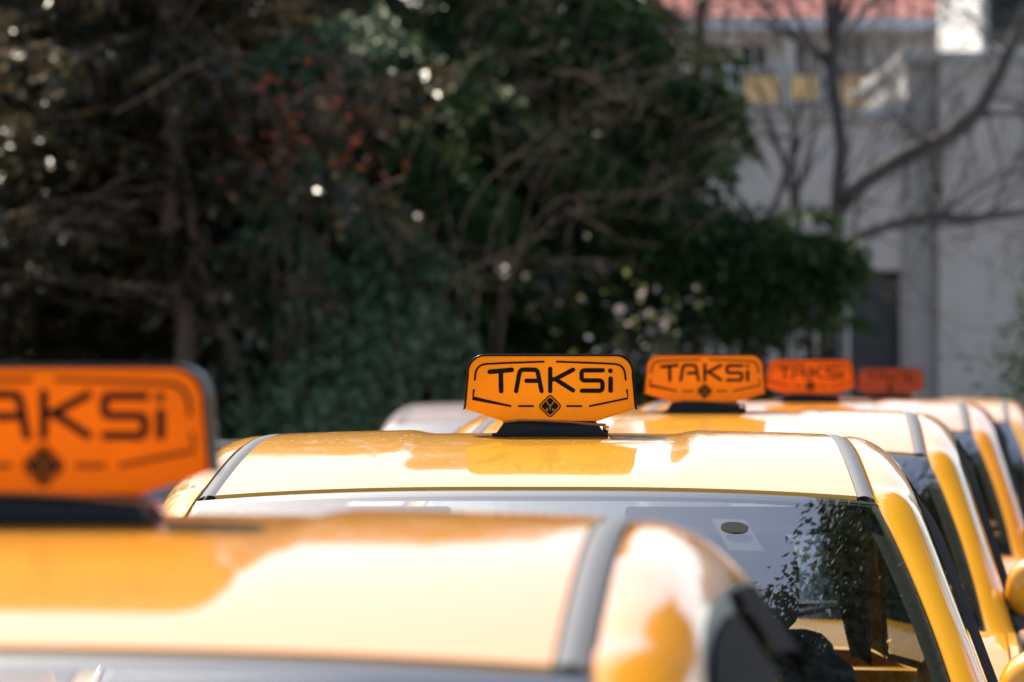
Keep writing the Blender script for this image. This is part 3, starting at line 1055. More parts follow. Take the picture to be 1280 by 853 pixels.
TW = 0.585                                               # roof panel half width at the front
def ws_top(u):
    x = .622 * u
    y = head_y(u) - .006
    return Vector((x, y, roof_z(x, head_y(u)) - .004))
def ws_bot(u):
    return Vector((.772 * u, -1.74 + .29 * u * u, .985 - .012 * u * u))
WN = Vector((0, -.46, .89))
def ws(u, v):
    p = ws_top(u).lerp(ws_bot(u), v)
    return p + WN * (.05 * v * (1 - v)) * (1 - .35 * u * u) + Vector((u * .012 * 4 * v * (1 - v), 0, 0))
def rw_top(u):
    x = .535 * u
    return Vector((x, tail_y(u) + .006, roof_z(x, tail_y(u)) - .004))
def rw_bot(u):
    return Vector((.64 * u, 1.56 - .10 * u * u, 1.02 - .01 * u * u))
def rw(u, v):
    p = rw_top(u).lerp(rw_bot(u), v)
    return p + Vector((0, .5, .86)) * (.07 * v * (1 - v))

def side_x(y, z):
    x = .845 - .34 * (z - .955)
    if y > .2: x -= .052 * ((y - .2) / .75) ** 2
    return x
def body_x(y, z):
    prof = [(.18, .80), (.26, .845), (.45, .872), (.62, .880), (.75, .876), (.84, .872), (.90, .862), (.955, .845), (1.02, .822)]
    x = np.interp(z, [p[0] for p in prof], [p[1] for p in prof])
    if y < -1.5: x -= .085 * ((-1.5 - y) / 1.0) ** 2.2
    if y > .6: x -= .07 * ((y - .6) / 1.15) ** 2
    return float(x)

# matched curves: inner edge (windscreen / roof trim / rear window) and outer edge (side windows)
def tr_pt(y):
    x = trim_w(y) + .003
    return Vector((x, y, roof_z(x, y) - .004))
KEYS = [
    (Vector((.792, -1.53, .925)), (-1.45, .912)),
    (ws(1, 1.0), (-1.36, .957)), (ws(1, .78), (-1.235, 1.03)), (ws(1, .5), (-1.04, 1.147)), (ws(1, .22), (-.85, 1.252)),
    (ws(1, 0.0), (-.675, 1.338)), (tr_pt(-.63), (-.555, 1.384)), (tr_pt(-.46), (-.40, 1.414)), (tr_pt(-.2), (-.15, 1.43)), (tr_pt(.15), (.2, 1.432)),
    (tr_pt(.55), (.6, 1.402)), (tr_pt(.85), (.9, 1.345)), (rw(1, .0) + Vector((.003, 0, 0)), (1.04, 1.29)),
    (rw(1, .5), (1.24, 1.17)), (rw(1, .9), (1.40, 1.04)), (rw(1, 1.0), (1.46, .985))]
KI = [k[0] for k in KEYS]
KO = [Vector((side_x(*k[1]), k[1][0], k[1][1])) for k in KEYS]
def crv(P, t):
    n = len(P) - 1
    f = min(n - 1e-6, max(0, t * n))
    i = int(f)
    f -= i
    p0, p1, p2, p3 = P[max(0, i - 1)], P[i], P[i + 1], P[min(n, i + 2)]
    return .5 * ((2 * p1) + (p2 - p0) * f + (2 * p0 - 5 * p1 + 4 * p2 - p3) * f * f + (3 * p1 - p0 - 3 * p2 + p3) * f ** 3)

def rail(s, t):
    """s 0..1 inner to outer, t 0..1 front to rear"""
    a, b = crv(KI, t), crv(KO, t)
    tg = crv(KI, min(1, t + .01)) - crv(KI, max(0, t - .01))
    n = tg.cross(b - a)
    n.normalize()
    if n.x + n.z < 0: n = -n
    w = (b - a).length
    return a.lerp(b, s) + n * (w * .13 * (math.sin(math.pi * s ** .9)) ** .8)

def ribbon(curve, w0, w1, off0, off1, ts, nv=2):
    """strip in the side-window surface: runs from w0 to w1 inside the outline, lifted off0..off1 in x"""
    m = MB()
    pts = [curve(t) for t in ts]
    vs_ = []
    for i, p in enumerate(pts):
        a, b = pts[max(0, i - 1)], pts[min(len(pts) - 1, i + 1)]
        ty, tz = b.y - a.y, b.z - a.z
        L = math.hypot(ty, tz) or 1
        ny, nz_ = tz / L, -ty / L                # points inside the window (down / back)
        for k in range(nv + 1):
            f = k / nv
            w = w0 + (w1 - w0) * f
            y, z = p.y + ny * w, p.z + nz_ * w
            vs_.append((side_x(y, z) + off0 + (off1 - off0) * f, y, z))
    n = len(pts)
    m.add(vs_, [(i * (nv + 1) + k, (i + 1) * (nv + 1) + k, (i + 1) * (nv + 1) + k + 1, i * (nv + 1) + k + 1) for i in range(n - 1) for k in range(nv)])
    return m

def arc(cy, cz, r, a0, a1, n=14):
    return [(cy + r * math.cos(R(a0 + (a1 - a0) * i / n)), cz + r * math.sin(R(a0 + (a1 - a0) * i / n))) for i in range(n + 1)]

FA, RA, WZ, WR = -1.80, .84, .305, .305
SPEC = []          # (name, parent index, mesh, material key, location, label)
def part(name, mb, mat, parent=None, loc=None, label=None, smooth=True):
    me = mb.mesh(name, smooth) if isinstance(mb, MB) else mb
    SPEC.append((name, parent, me, mat, loc, label))
    return len(SPEC) - 1

def both(name, mb, mat, parents=(None, None), smooth=True):
    a = part(name, mb, mat, parents[0], smooth=smooth)
    b = part(name, mb.mirror(), mat, parents[1], smooth=smooth)
    return a, b

# roof panel with rolled edges
def roof_fn(u, v):
    uu = 2 * u - 1
    y = head_y(uu * .95) + .004 + (tail_y(uu) - head_y(uu * .95) - .008) * v
    x = uu * (trim_w(y) - .0335)
    return (x, y, roof_z(x, y))
rp_ = MB().grid(roof_fn, 72, 60, False)
def lip(fn, n, d):
    m = MB()
    for i in range(n + 1):
        p = Vector(fn(i / n))
        m.v += [tuple(p), tuple(p + Vector(d))]
    m.f = [(2 * i, 2 * i + 2, 2 * i + 3, 2 * i + 1) for i in range(n)]
    return m
for mm in (lip(lambda t: roof_fn(0, t), 60, (-.001, 0, -.009)), lip(lambda t: roof_fn(1, t), 60, (.001, 0, -.009)), lip(lambda t: roof_fn(t, 0), 72, (0, -.003, -.010))):
    rp_.add(mm.v, mm.f)
i_roof = part('roof', rp_, 'paint')
# ditch trim strips
def trim_fn(s, t):
    y = -.762 + (.96 + .762) * t
    x = trim_w(y) - .031 + .029 * s
    return (x, y, roof_z(x, y) - .004 + .004 * math.sin(math.pi * s))
both('roof_trim', MB().grid(trim_fn, 6, 60, False), 'trim')
def trim_bed(s, t):
    y = -.77 + (.98 + .77) * t
    x = trim_w(y) - .036 + .044 * s
    return (x, y, roof_z(x, y) - .013)
tb_ = MB().grid(trim_bed, 2, 40, False)
both('roof_seam', tb_, 'rubber')
# cant rail and pillars
rl = MB().grid(rail, 14, 150, False)
rl.f = [f[::-1] for f in rl.f]
mm = lip(lambda t: rail(0, t), 150, (-.002, 0, -.008))
rl.add(mm.v, mm.f)
both('side_rail', rl, 'paint')
# windscreen with black border
wsm = MB().grid(lambda u, v: ws(2 * u - 1, v * .985 + .005), 40, 30, False)
wsm.f = [f[::-1] for f in wsm.f]
wsm.v = [(x * .992, y, z) for x, y, z in wsm.v]
i_ws = part('windscreen', wsm, 'windscreen')
fr = MB()
def frit(u0, u1, v0, v1, nu, nv):
    g = MB().grid(lambda a, b: ws(u0 + (u1 - u0) * a, v0 + (v1 - v0) * b) - WN * .004, nu, nv)
    g.v = [(x * .992, y, z) for x, y, z in g.v]
    fr.add(g.v, g.f)
frit(-1, -.98, .0, 1, 2, 30); frit(.98, 1, .0, 1, 2, 30); frit(-.979, .979, .9, 1.0, 30, 3); frit(-.979, .979, 0, .022, 30, 1)
part('windscreen_border', fr, 'rubber', i_ws)
sk = MB().grid(lambda a, b: ws(.50 + .095 * a + .03 * b, .10 + .13 * b) - WN * .009, 6, 6)  # slanted strip just behind the glass, a dark oval over it
part('sticker', sk, 'sticker', i_ws)
sk = MB()
sk.v = [tuple(ws(.557, .155) + WN * .0015)] + [tuple(ws(.557 + .038 * math.cos(k * .2618), .155 + .022 * math.sin(k * .2618)) + WN * .0015) for k in range(24)]
sk.f = [(0, 1 + k, 1 + (k + 1) % 24) for k in range(24)]
part('sticker_mark', sk, 'sticker_mark', i_ws)
# header gap (dark rubber line between roof and windscreen)
hg = MB().grid(lambda a, b: ws_top((2 * a - 1)) + Vector((0, .022 * b - .006, .004 * b - .007)), 40, 1)
part('windscreen_seal', hg, 'rubber', i_ws)
# rear window
rwm = MB().grid(lambda u, v: rw(2 * u - 1, v), 30, 20)
i_rw = part('rear_window', rwm, 'side_glass')

# side window surrounds, glass, visors
OC = lambda t: crv(KO, t)
T1 = 14.6 / 15
ts_all = [T1 * i / 120 for i in range(121)]
frame = ribbon(OC, -.004, .026, -.004, -.002, ts_all, 3)
bp = cdt_panel([(-.035, .97), (.065, .97), (.045, 1.425), (-.045, 1.425)], lambda y, z: side_x(y, z) - .004, .06)
frame.add(bp.v, bp.f)
both('window_frame', frame, 'door_frame')
chrm = ribbon(OC, .0262, .031, .0, .001, ts_all, 1)
def belt_z(y): return .957 + .0095 * (y + 1.33)
both('belt_strip', cdt_panel([(-1.33, belt_z(-1.33) - .002), (1.46, belt_z(1.46) - .002), (1.43, belt_z(1.43) + .016), (-1.30, belt_z(-1.30) + .016)], lambda y, z: side_x(y, z) + .004, .06), 'plastic_dark')
up_pts = [(OC(t).y, OC(t).z) for t in [T1 * i / 80 for i in range(81)]]
def dlo(y0, y1):
    pts = [(y, z - .006) for (y, z) in up_pts if y0 <= y <= y1]
    return [(pts[0][0], belt_z(pts[0][0])) if pts[0][0] > -1.3 else (-1.31, belt_z(-1.31))] + pts + [(pts[-1][0], max(belt_z(pts[-1][0]), .96))]
SG = lambda y, z: side_x(y, z) - .009
fw = cdt_panel(dlo(-1.32, .02), SG, .06)
rwn = cdt_panel(dlo(.02, 1.37), SG, .06)
i_fw = both('front_window', fw, 'side_glass')
i_rwn = both('rear_side_window', rwn, 'side_glass')
def tfind(y):
    return min(ts_all, key=lambda t: abs(OC(t).y - y))
tsv = [tfind(-1.2) + (tfind(-.03) - tfind(-1.2)) * i / 60 for i in range(61)]
vis = ribbon(OC, .020, .085, .004, .026, tsv, 5)
both('wind_deflector', vis, 'smoked', i_fw)
tsr = [tfind(.06) + (tfind(.85) - tfind(.06)) * i / 40 for i in range(41)]
both('wind_deflector', ribbon(OC, .004, .070, .004, .024, tsr, 5), 'smoked', i_rwn)

# lower body sides: fender, doors, quarter panel, sill
def hood_edge(y): return .962 - .235 * ((-1.47 - y) / 1.03) ** 1.35 if y < -1.47 else .962
top_f = [(y, hood_edge(y)) for y in np.linspace(-1.30, -2.5, 14)]
fend = [(-1.285, .28), (-1.285, .955)] + top_f + [(-2.5, .30), (-2.10, .30)] + [p for p in arc(FA, WZ, .345, 0, 180)][::-1][0:0] \
    + arc(FA, WZ, .345, 180, 0)[1:-1] + [(-1.455 + .01, .28)]
both('front_fender', cdt_panel(fend, body_x, .055, .02), 'paint')
fdoor = [(-1.279, .29), (-.004, .29), (-.004, belt_z(0)), (-1.279, belt_z(-1.279))]
i_fd = both('front_door', cdt_panel(fdoor, body_x, .055, .02), 'paint')
ra = arc(RA, WZ, .345, 178, 118, 8)
rdoor = [(.002, .29), (.494, .29)] + ra + [(.80, belt_z(.8) - .25), (.96, belt_z(.96)), (.002, belt_z(0))]
i_rd = both('rear_door', cdt_panel(rdoor, body_x, .055, .02), 'paint')
quar = [(.966, belt_z(.966)), (.806, belt_z(.8) - .25)] + arc(RA, WZ, .345, 112, 0, 12) + [(1.70, .30), (1.72, .62), (1.72, .945), (1.60, .968), (1.47, .985)]
both('rear_quarter', cdt_panel(quar, body_x, .055, .02), 'paint')
both('sill', cdt_panel([(-1.44, .18), (.49, .18), (.49, .285), (-1.44, .285)], lambda y, z: body_x(y, z) - .012, .06), 'plastic_dark')
def handle(y):
    return MB().box((body_x(y, .82) + .018, y, .82), (.022, .19, .026), .009).box((body_x(y, .82) + .004, y, .82), (.012, .12, .045), .004)
both('door_handle', handle(-.13), 'paint', i_fd)
both('door_handle', handle(.78), 'paint', i_rd)
# bonnet, boot lid, front and rear ends
def hood(u, v):
    y1 = -2.5
    uu = 2 * u - 1
    yb = -1.75 + .27 * uu * uu
    y = yb + (y1 - .085 * (1 - uu * uu) - yb) * v
    ye = -1.475 + (y1 + 1.475) * v
    w_ = body_x(ye, hood_edge(ye)) - .006 - .02
    zc = hood_edge(ye) + .055 * (1 - uu * uu) * (1 - .35 * v) + .012 * math.exp(-((abs(uu) - .62) / .07) ** 2) * (1 - v)
    return (uu * w_, y, zc - .03 * smooth01(.86, 1, v))
hd = MB().grid(hood, 40, 26)
hd.f = [f[::-1] for f in hd.f]
i_hood = part('bonnet', hd, 'paint')
cw = MB().grid(lambda u, v: ws_bot(2 * u - 1) + Vector((0, .03 - .05 * v, -.025 + .0 * v)), 40, 2)
part('cowl', cw, 'plastic_dark')
for s_ in (-.42, .22):
    wp = MB().tube([ws(s_ + .02, 1.0) + WN * .012, ws(s_ + .28, .93) + WN * .018, ws(s_ + .62, .885) + WN * .016], [.009, .008, .006], 6)
    wp.tube([ws(s_ + .1, .90) + WN * .009, ws(s_ + .75, .872) + WN * .009], [.006, .005], 5)
    part('wiper', wp, 'rubber')
def fascia(u, v):
    uu = 2 * u - 1
    z = .20 + (.705 - .20) * v
    w_ = body_x(-2.5, z) - .008
    y = -2.5 - .10 * (1 - abs(uu) ** 3.2) - .035 * math.sin(math.pi * min(1, v * 1.3))
    return (uu * w_, y, z)
fs_ = MB().grid(fascia, 40, 20)
i_fb = part('front_bumper', fs_, 'paint')
def patch_on(fn, u0, u1, v0, v1, out, nu=8, nv=5):
    m = MB().grid(lambda a, b: Vector(fn(u0 + (u1 - u0) * a, v0 + (v1 - v0) * b)) + Vector(out), nu, nv)
    e = MB()
    per = [(i / nu, 0) for i in range(nu)] + [(1, j / nv) for j in range(nv)] + [(1 - i / nu, 1) for i in range(nu)] + [(0, 1 - j / nv) for j in range(nv)]
    n = len(per)
    for a, b in per:
        p = Vector(fn(u0 + (u1 - u0) * a, v0 + (v1 - v0) * b))
        e.v += [tuple(p + Vector(out)), tuple(p)]
    e.f = [(2 * i, 2 * ((i + 1) % n), 2 * ((i + 1) % n) + 1, 2 * i + 1) for i in range(n)]
    m.add(e.v, e.f)
    return m
part('headlight', patch_on(fascia, .03, .24, .70, .97, (0, -.012, 0)), 'lamp_clear', i_fb)
part('headlight', patch_on(fascia, .76, .97, .70, .97, (0, -.012, 0)), 'lamp_clear', i_fb)
gr = part('grille', patch_on(fascia, .27, .73, .72, .92, (0, -.006, 0)), 'black_gloss', i_fb)
part('lower_grille', patch_on(fascia, .2, .8, .12, .40, (0, -.006, 0)), 'rubber', i_fb)
part('number_plate', patch_on(fascia, .34, .66, .46, .64, (0, -.014, 0)), 'plate', i_fb)
def boot(u, v):
    uu = 2 * u - 1
    y0 = 1.575 - .10 * uu * uu
    y = y0 + (1.74 + .05 * (1 - uu * uu) - y0) * v
    w_ = .655 + (body_x(1.72, .95) - .03 - .655) * v
    return (uu * w_, y, 1.012 - .01 * uu * uu - .055 * v)
bt = MB().grid(boot, 30, 6)
i_boot = part('boot_lid', bt, 'paint')
def tail(u, v):
    uu = 2 * u - 1
    z = .22 + (.945 - .22) * v
    w_ = body_x(1.72, z) - .008
    y = 1.72 + .09 * (1 - abs(uu) ** 3.0) + .04 * (1 - v) * (1 - abs(uu) ** 4)
    return (uu * w_, y, z)
tl_ = MB().grid(tail, 40, 20)
tl_.f = [f[::-1] for f in tl_.f]
i_tail = part('rear_bumper', tl_, 'paint')
part('tail_light', patch_on(tail, .02, .2, .66, .9, (0, .01, 0)), 'lamp_red', i_tail)
part('tail_light', patch_on(tail, .8, .98, .66, .9, (0, .01, 0)), 'lamp_red', i_tail)
part('number_plate', patch_on(tail, .34, .66, .55, .7, (0, .012, 0)), 'plate', i_tail)
# door mirrors
def mirror_parts():
    bm = bmesh.new()
    bmesh.ops.create_uvsphere(bm, u_segments=28, v_segments=18, radius=1)
    vs_ = []
    for v in bm.verts:
        x, y, z = v.co
        f = lambda a, e: math.copysign(abs(a) ** e, a)
        x2, y2, z2 = f(x, .72), f(y, .8), f(z, .72)
        y2 = min(y2, .42)
        vs_.append((.935 + .115 * x2 + .012 * z2, -1.165 + .085 * y2 + .03 * x2, 1.062 + .082 * z2 - .008 * x2))
    h_ = MB().add(vs_, [[v.index for v in f.verts] for f in bm.faces])
    bm.free()
    g_ = MB()
    g_.v = [(.935, -1.124, 1.062)] + [(.935 + .098 * math.copysign(abs(math.cos(k * .2618)) ** .6, math.cos(k * .2618)), -1.124 + .03 * math.cos(k * .2618), 1.062 + .064 * math.copysign(abs(math.sin(k * .2618)) ** .6, math.sin(k * .2618))) for k in range(24)]
    g_.f = [(0, 1 + k, 1 + (k + 1) % 24) for k in range(24)]
    s2_ = MB().tube([(.82, -1.20, .965), (.845, -1.19, .985), (.90, -1.175, 1.0)], [.034, .032, .03], 10)
    ld = MB().box((.975, -1.243, 1.055), (.11, .012, .012), .004, Matrix.Rotation(.3, 3, 'Z').to_4x4())
    return h_, g_, s2_, ld
mh, mg, ms, mi = mirror_parts()
i_mh = both('mirror_housing', mh, 'paint')
both('mirror_glass', mg, 'mirror', i_mh)
both('mirror_foot', ms, 'plastic_dark', i_mh)
both('indicator', mi, 'lamp_clear', i_mh)
# corner sail where the mirror foot sits
both('mirror_sail', cdt_panel([(-1.31, belt_z(-1.31)), (-1.10, belt_z(-1.1)), (-1.12, 1.06), (-1.16, 1.055)], lambda y, z: side_x(y, z) + .003, .05), 'plastic_dark', i_fw)
# wheels
tyre_p = [(-.095, .205), (-.1, .26), (-.092, .292), (-.07, .303), (-.02, .305), (.02, .305), (.07, .303), (.092, .292), (.1, .26), (.095, .205), (-.095, .205)]
rim_p = [(-.095, .208), (.096, .208), (.096, .195), (.08, .186), (.02, .18)]
hub_p = [(.062, .055), (.07, .05), (.074, .03), (.076, 0.0005)]
tm_ = MB().lathe_x(tyre_p, 40)
rm_ = MB().lathe_x(rim_p, 40).lathe_x(hub_p, 20)
for k in range(10):
    a = 2 * math.pi * k / 10
    rm_.box((.066, .118 * math.cos(a), .118 * math.sin(a)), (.02, .04, .15), .006, Matrix.Rotation(a - math.pi / 2, 3, 'X').to_4x4() if True else None)
dk_ = MB().lathe_x([(.03, .17), (.03, .001)], 24)
tmm, rmm, dkm = tm_.mesh('tyre'), rm_.mesh('rim', False), dk_.mesh('brake_disc')
tmx, rmx, dkx = tm_.mirror().mesh('tyre'), rm_.mirror().mesh('rim', False), dk_.mirror().mesh('brake_disc')
for (sx, y) in ((1, FA), (1, RA), (-1, FA), (-1, RA)):
    i_w = part('wheel', tmm if sx > 0 else tmx, 'tyre', None, (sx * .765, y, WZ))
    part('rim', rmm if sx > 0 else rmx, 'alloy', i_w, (0, 0, 0))
    part('brake_disc', dkm if sx > 0 else dkx, 'dark_metal', i_w, (0, 0, 0))
# inside
ib = MB()
ib.box((0, -.05, .22), (1.52, 3.1, .06)).box((0, -1.52, .55), (1.42, .05, .6)).box((0, 1.5, .6), (1.2, .05, .7))
part('floor_pan', ib, 'interior', smooth=False)
both('door_card', cdt_panel([(-1.3, .25), (1.3, .25), (1.35, .95), (-1.3, .95)], lambda y, z: body_x(y, z) - .075, .12), 'interior')
def dash(u, v):
    uu = 2 * u - 1
    prof = [(-1.62, .955), (-1.35, .975), (-1.18, .955), (-1.08, .90), (-1.06, .78), (-1.14, .62)]
    t = v * 5
    i = min(4, int(t)); f = t - i
    y = prof[i][0] * (1 - f) + prof[i + 1][0] * f
    z = prof[i][1] * (1 - f) + prof[i + 1][1] * f
    return (uu * .735, y + .22 * uu * uu * (1 - v), z - .01 * uu * uu + .03 * math.exp(-((uu - .5) / .22) ** 2) * (1 if 1 < t < 3 else .3))
part('dashboard', MB().grid(dash, 30, 20), 'interior')
sw = MB()
ringp = [Vector((math.cos(a) * .185, 0, math.sin(a) * .185)) for a in [2 * math.pi * k / 28 for k in range(29)]]
Rm = Matrix.Rotation(R(24), 3, 'X')
ctr = Vector((.36, -.86, .93))
sw.tube([ctr + Rm @ p for p in ringp], .016, 8, False)
for a in (0, 180, 270):
    sw.tube([ctr, ctr + Rm @ Vector((math.cos(R(a)) * .18, -.01, math.sin(R(a)) * .18))], [.03, .014], 6)
sw.box(ctr + Vector((0, -.02, 0)), (.14, .05, .11), .02)
part('steering_wheel', sw, 'interior')
def seat(x, y, w_):
    m = MB()
    m.box((x, y - .22, .48), (w_, .52, .18), .06, Matrix.Rotation(R(-8), 3, 'X').to_4x4(), 3)
    m.box((x, y + .13, .79), (w_ * .95, .16, .60), .065, Matrix.Rotation(R(-17), 3, 'X').to_4x4(), 3)
    return m
def rest(x, y):
    m = MB().box((x, y + .255, 1.20), (.25, .10, .17), .045, Matrix.Rotation(R(-10), 3, 'X').to_4x4(), 3)
    for dx in (-.06, .06):
        m.tube([(x + dx, y + .235, 1.05), (x + dx, y + .25, 1.15)], .007, 6)
    return m
for sx in (-1, 1):
    i_s = part('seat', seat(sx * .36, -.30, .50), 'seat')
    part('headrest', rest(sx * .36, -.30), 'seat', i_s)
i_s = part('rear_seat', seat(0, .62, 1.2), 'seat')
for sx in (-1, 1):
    part('headrest', rest(sx * .36, .60), 'seat', i_s)
hl = MB().grid(lambda u, v: Vector((( 2 * u - 1) * (trim_w(-.75 + 1.7 * v) + .03), -.76 + 1.72 * v, roof_z(.2, -.75 + 1.7 * v) - .045 - .03 * (2 * u - 1) ** 4)), 16, 16)
part('headliner', hl, 'headliner')
both('inner_pillar', MB().grid(lambda s, t: rail(s, t) - Vector((.03, -.012, .02)), 4, 60), 'interior')
rm = MB().box((0, -.80, 1.285), (.22, .035, .065), .015, Matrix.Rotation(R(12), 3, 'X').to_4x4()).tube([(0, -.86, 1.36), (0, -.82, 1.30)], .012, 6)
part('rear_view_mirror', rm, 'interior')
for sx in (-1, 1):
    part('sun_visor', MB().box((sx * .34, -.70, 1.352), (.36, .14, .018), .008, Matrix.Rotation(R(14), 3, 'X').to_4x4()), 'headliner')
part('engine_tray', MB().box((0, -2.1, .42), (1.1, .7, .4), .03), 'rubber', smooth=False)
part('boot_floor', MB().box((0, 1.3, .5), (1.1, .55, .4), .03), 'rubber', smooth=False)

PAINTED = 'paint'
for sp in SPEC:                          # one slot on every shared mesh
    if len(sp[2].materials) == 0:
        sp[2].materials.append(M['paint_b'] if sp[3] == 'paint' else M[sp[3]])
def car(name, label, cat_, loc, yaw, pm, group=None, skip=(), scale=None):
    root = tag(empty(name, loc, -R(yaw)), label, cat_, group)
    objs = []
    for (n, par, me, mk, lc, lb) in SPEC:
        if n in skip:
            objs.append(None)
            continue
        o = bpy.data.objects.new(n, me)
        col.objects.link(o)
        o.parent = root if par is None else objs[par]
        if lc is not None: o.location = lc
        if mk == 'paint':
            o.material_slots[0].link = 'OBJECT'
            o.material_slots[0].material = M[pm]
        objs.append(o)
    if scale: root.scale = scale
    return root

# ------------------------------------------------------------------ roof signs
ZS = 1.0 / 3151.0
def zp(x, y): return ((x - 628) * ZS, (474 - y) * ZS + .027)
OUTL = [(340, 472), (100, 396), (106, 370), (112, 300), (122, 190)]
OUTL = [zp(*p) for p in OUTL]
def corner(cx, cy, r, a0, a1, n=8):
    return [zp(cx + r * math.cos(R(a0 + (a1 - a0) * i / n)), cy - r * math.sin(R(a0 + (a1 - a0) * i / n))) for i in range(n + 1)]
left = OUTL + corner(228, 170, 106, 174, 90)
right = [(-x, z) for (x, z) in left][::-1]
SIGN_OUT = left + right                     # clockwise seen from the front
SD = .044                                    # half depth
def inset(poly, d):
    """shrink an outline"""
    out = []
    n = len(poly)
    for i in range(n):
        a, b, c = Vector(poly[i - 1]), Vector(poly[i]), Vector(poly[(i + 1) % n])
        e1, e2 = (b - a).normalized(), (c - b).normalized()
        n1, n2 = Vector((e1.y, -e1.x)), Vector((e2.y, -e2.x))
        m_ = (n1 + n2)
        if m_.length < 1e-6: m_ = n1
        m_.normalize()
        out.append(tuple(b + m_ * d / max(.4, m_.dot(n1))))
    return out
def loft(rings, cap=True):
    """rings of (x, z) outlines at given y"""
    m = MB()
    n = len(rings[0][1])
    for y, poly in rings:
        m.v += [(x, y, z) for x, z in poly]
    for k in range(len(rings) - 1):
        for i in range(n):
            j = (i + 1) % n
            m.f.append((k * n + i, k * n + j, (k + 1) * n + j, (k + 1) * n + i))
    if cap:
        m.f.append(tuple(range(n))[::-1])
        e = (len(rings) - 1) * n
        m.f.append(tuple(e + i for i in range(n)))
    return m
body_me = loft([(-SD, inset(SIGN_OUT, .006)), (-SD + .003, inset(SIGN_OUT, .0025)), (-SD + .007, inset(SIGN_OUT, .001)), (SD - .007, inset(SIGN_OUT, .001)), (SD - .003, inset(SIGN_OUT, .0025)), (SD, inset(SIGN_OUT, .006))]).mesh('sign_body', False)
# black band round the top and the flanks
band = MB()
bo = left[1:] + right[:-1]
nb_ = len(bo)
bi = SIGN_OUT
SO3 = inset(SIGN_OUT, -.0022)
SI3 = inset(SIGN_OUT, .0022)
bo3, bi3 = SO3[1:-1], SI3[1:-1]
for y, pl in ((-SD + .0045, bi3), (-SD + .0005, [( (a[0] + b[0]) / 2, (a[1] + b[1]) / 2) for a, b in zip(bo3, bi3)]), (-SD + .004, bo3), (SD - .004, bo3), (SD - .0005, [((a[0] + b[0]) / 2, (a[1] + b[1]) / 2) for a, b in zip(bo3, bi3)]), (SD - .0045, bi3)):
    band.v += [(x, y, z) for x, z in pl]
nr = len(bo3)
for k in range(5):
    for i in range(nr - 1):
        band.f.append((k * nr + i, k * nr + i + 1, (k + 1) * nr + i + 1, (k + 1) * nr + i))
band_me = band.mesh('rim', True)
def stroke(m, pts, w, lift):
    """flat rounded ribbon standing 'lift' proud of the face"""
    P = [Vector(p) for p in pts]
    r = w * ZS / 2
    Q = [Vector(zp(*p)) for p in P]
    n = len(Q)
    L, Rr = [], []
    for i in range(n):
        a, b = Q[max(0, i - 1)], Q[min(n - 1, i + 1)]
        t = (b - a).normalized()
        nn = Vector((-t.y, t.x))
        if 0 < i < n - 1:
            t1 = (Q[i] - Q[i - 1]).normalized()
            n1 = Vector((-t1.y, t1.x))
            k = r / max(.5, nn.dot(n1))
        else:
            k = r
        L.append(Q[i] + nn * k)
        Rr.append(Q[i] - nn * k)
    def cap_(c, d, k=7):
        a0 = math.atan2(d.y, d.x)
        return [c + Vector((math.cos(a0 + math.pi / 2 - math.pi * i / k), math.sin(a0 + math.pi / 2 - math.pi * i / k))) * r for i in range(1, k)]
    e = cap_(Q[-1], (Q[-1] - Q[-2]).normalized())
    s = cap_(Q[0], (Q[0] - Q[1]).normalized())
    y0 = -SD - lift
    # ribbon quads, caps as fans, and side walls
    b0 = len(m.v)
    for a, b in zip(L, Rr):
        m.v += [(a.x, y0, a.y), (b.x, y0, b.y)]
    for i in range(n - 1):
        m.f.append((b0 + 2 * i, b0 + 2 * i + 1, b0 + 2 * i + 3, b0 + 2 * i + 2))
    def fan(c0, c1, arc_):
        bb = len(m.v)
        ring = [c0] + arc_ + [c1]
        m.v += [(p.x, y0, p.y) for p in ring]
        m.f.append(tuple(range(bb, bb + len(ring))))
    fan(L[-1], Rr[-1], e)
    fan(Rr[0], L[0], s)
    loop = L + e + Rr[::-1] + s
    bb = len(m.v)
    for p in loop:
        m.v += [(p.x, y0, p.y), (p.x, -SD + .0005, p.y)]
    k = len(loop)
    for i in range(k):
        m.f.append((bb + 2 * i, bb + 2 * ((i + 1) % k), bb + 2 * ((i + 1) % k) + 1, bb + 2 * i + 1))
def bez(a, b, c, n=6):
    return [tuple(Vector(a) * (1 - t) ** 2 + Vector(b) * 2 * t * (1 - t) + Vector(c) * t * t) for t in [i / n for i in range(n + 1)]]
LET = {
    'T': ([[(257, 166), (330, 160), (392, 154)], [(325, 168), (327, 284)]], 29),
    'A': ([[(419, 284), (438, 178)] + bez((440, 170), (445, 154), (465, 153))[1:] + [(525, 153)] + bez((530, 153), (548, 154), (552, 170))[1:] + [(575, 284)], [(482, 221), (548, 221)]], 27),
    'K': ([[(628, 148), (628, 284)], [(768, 153), (664, 208), (640, 214)], [(664, 214), (768, 280)]], 27),
    'S': ([[(950, 157), (845, 157)] + bez((838, 157), (821, 158), (820, 176))[1:] + bez((820, 200), (821, 218), (840, 219)) + [(920, 219)] + bez((930, 219), (947, 221), (948, 238))[1:] + bez((948, 262), (947, 281), (930, 282)) + [(822, 282)]], 27),
    'i': ([[(998, 208), (998, 281)], [(996, 160), (996.5, 160.2)]], 29),
}
sign_letters = []
for ch, (sts, w_) in LET.items():
    m = MB()
    for k, st in enumerate(sts):
        stroke(m, st, w_, .0016 + .0002 * k)
    sign_letters.append(m.mesh('letter', False))
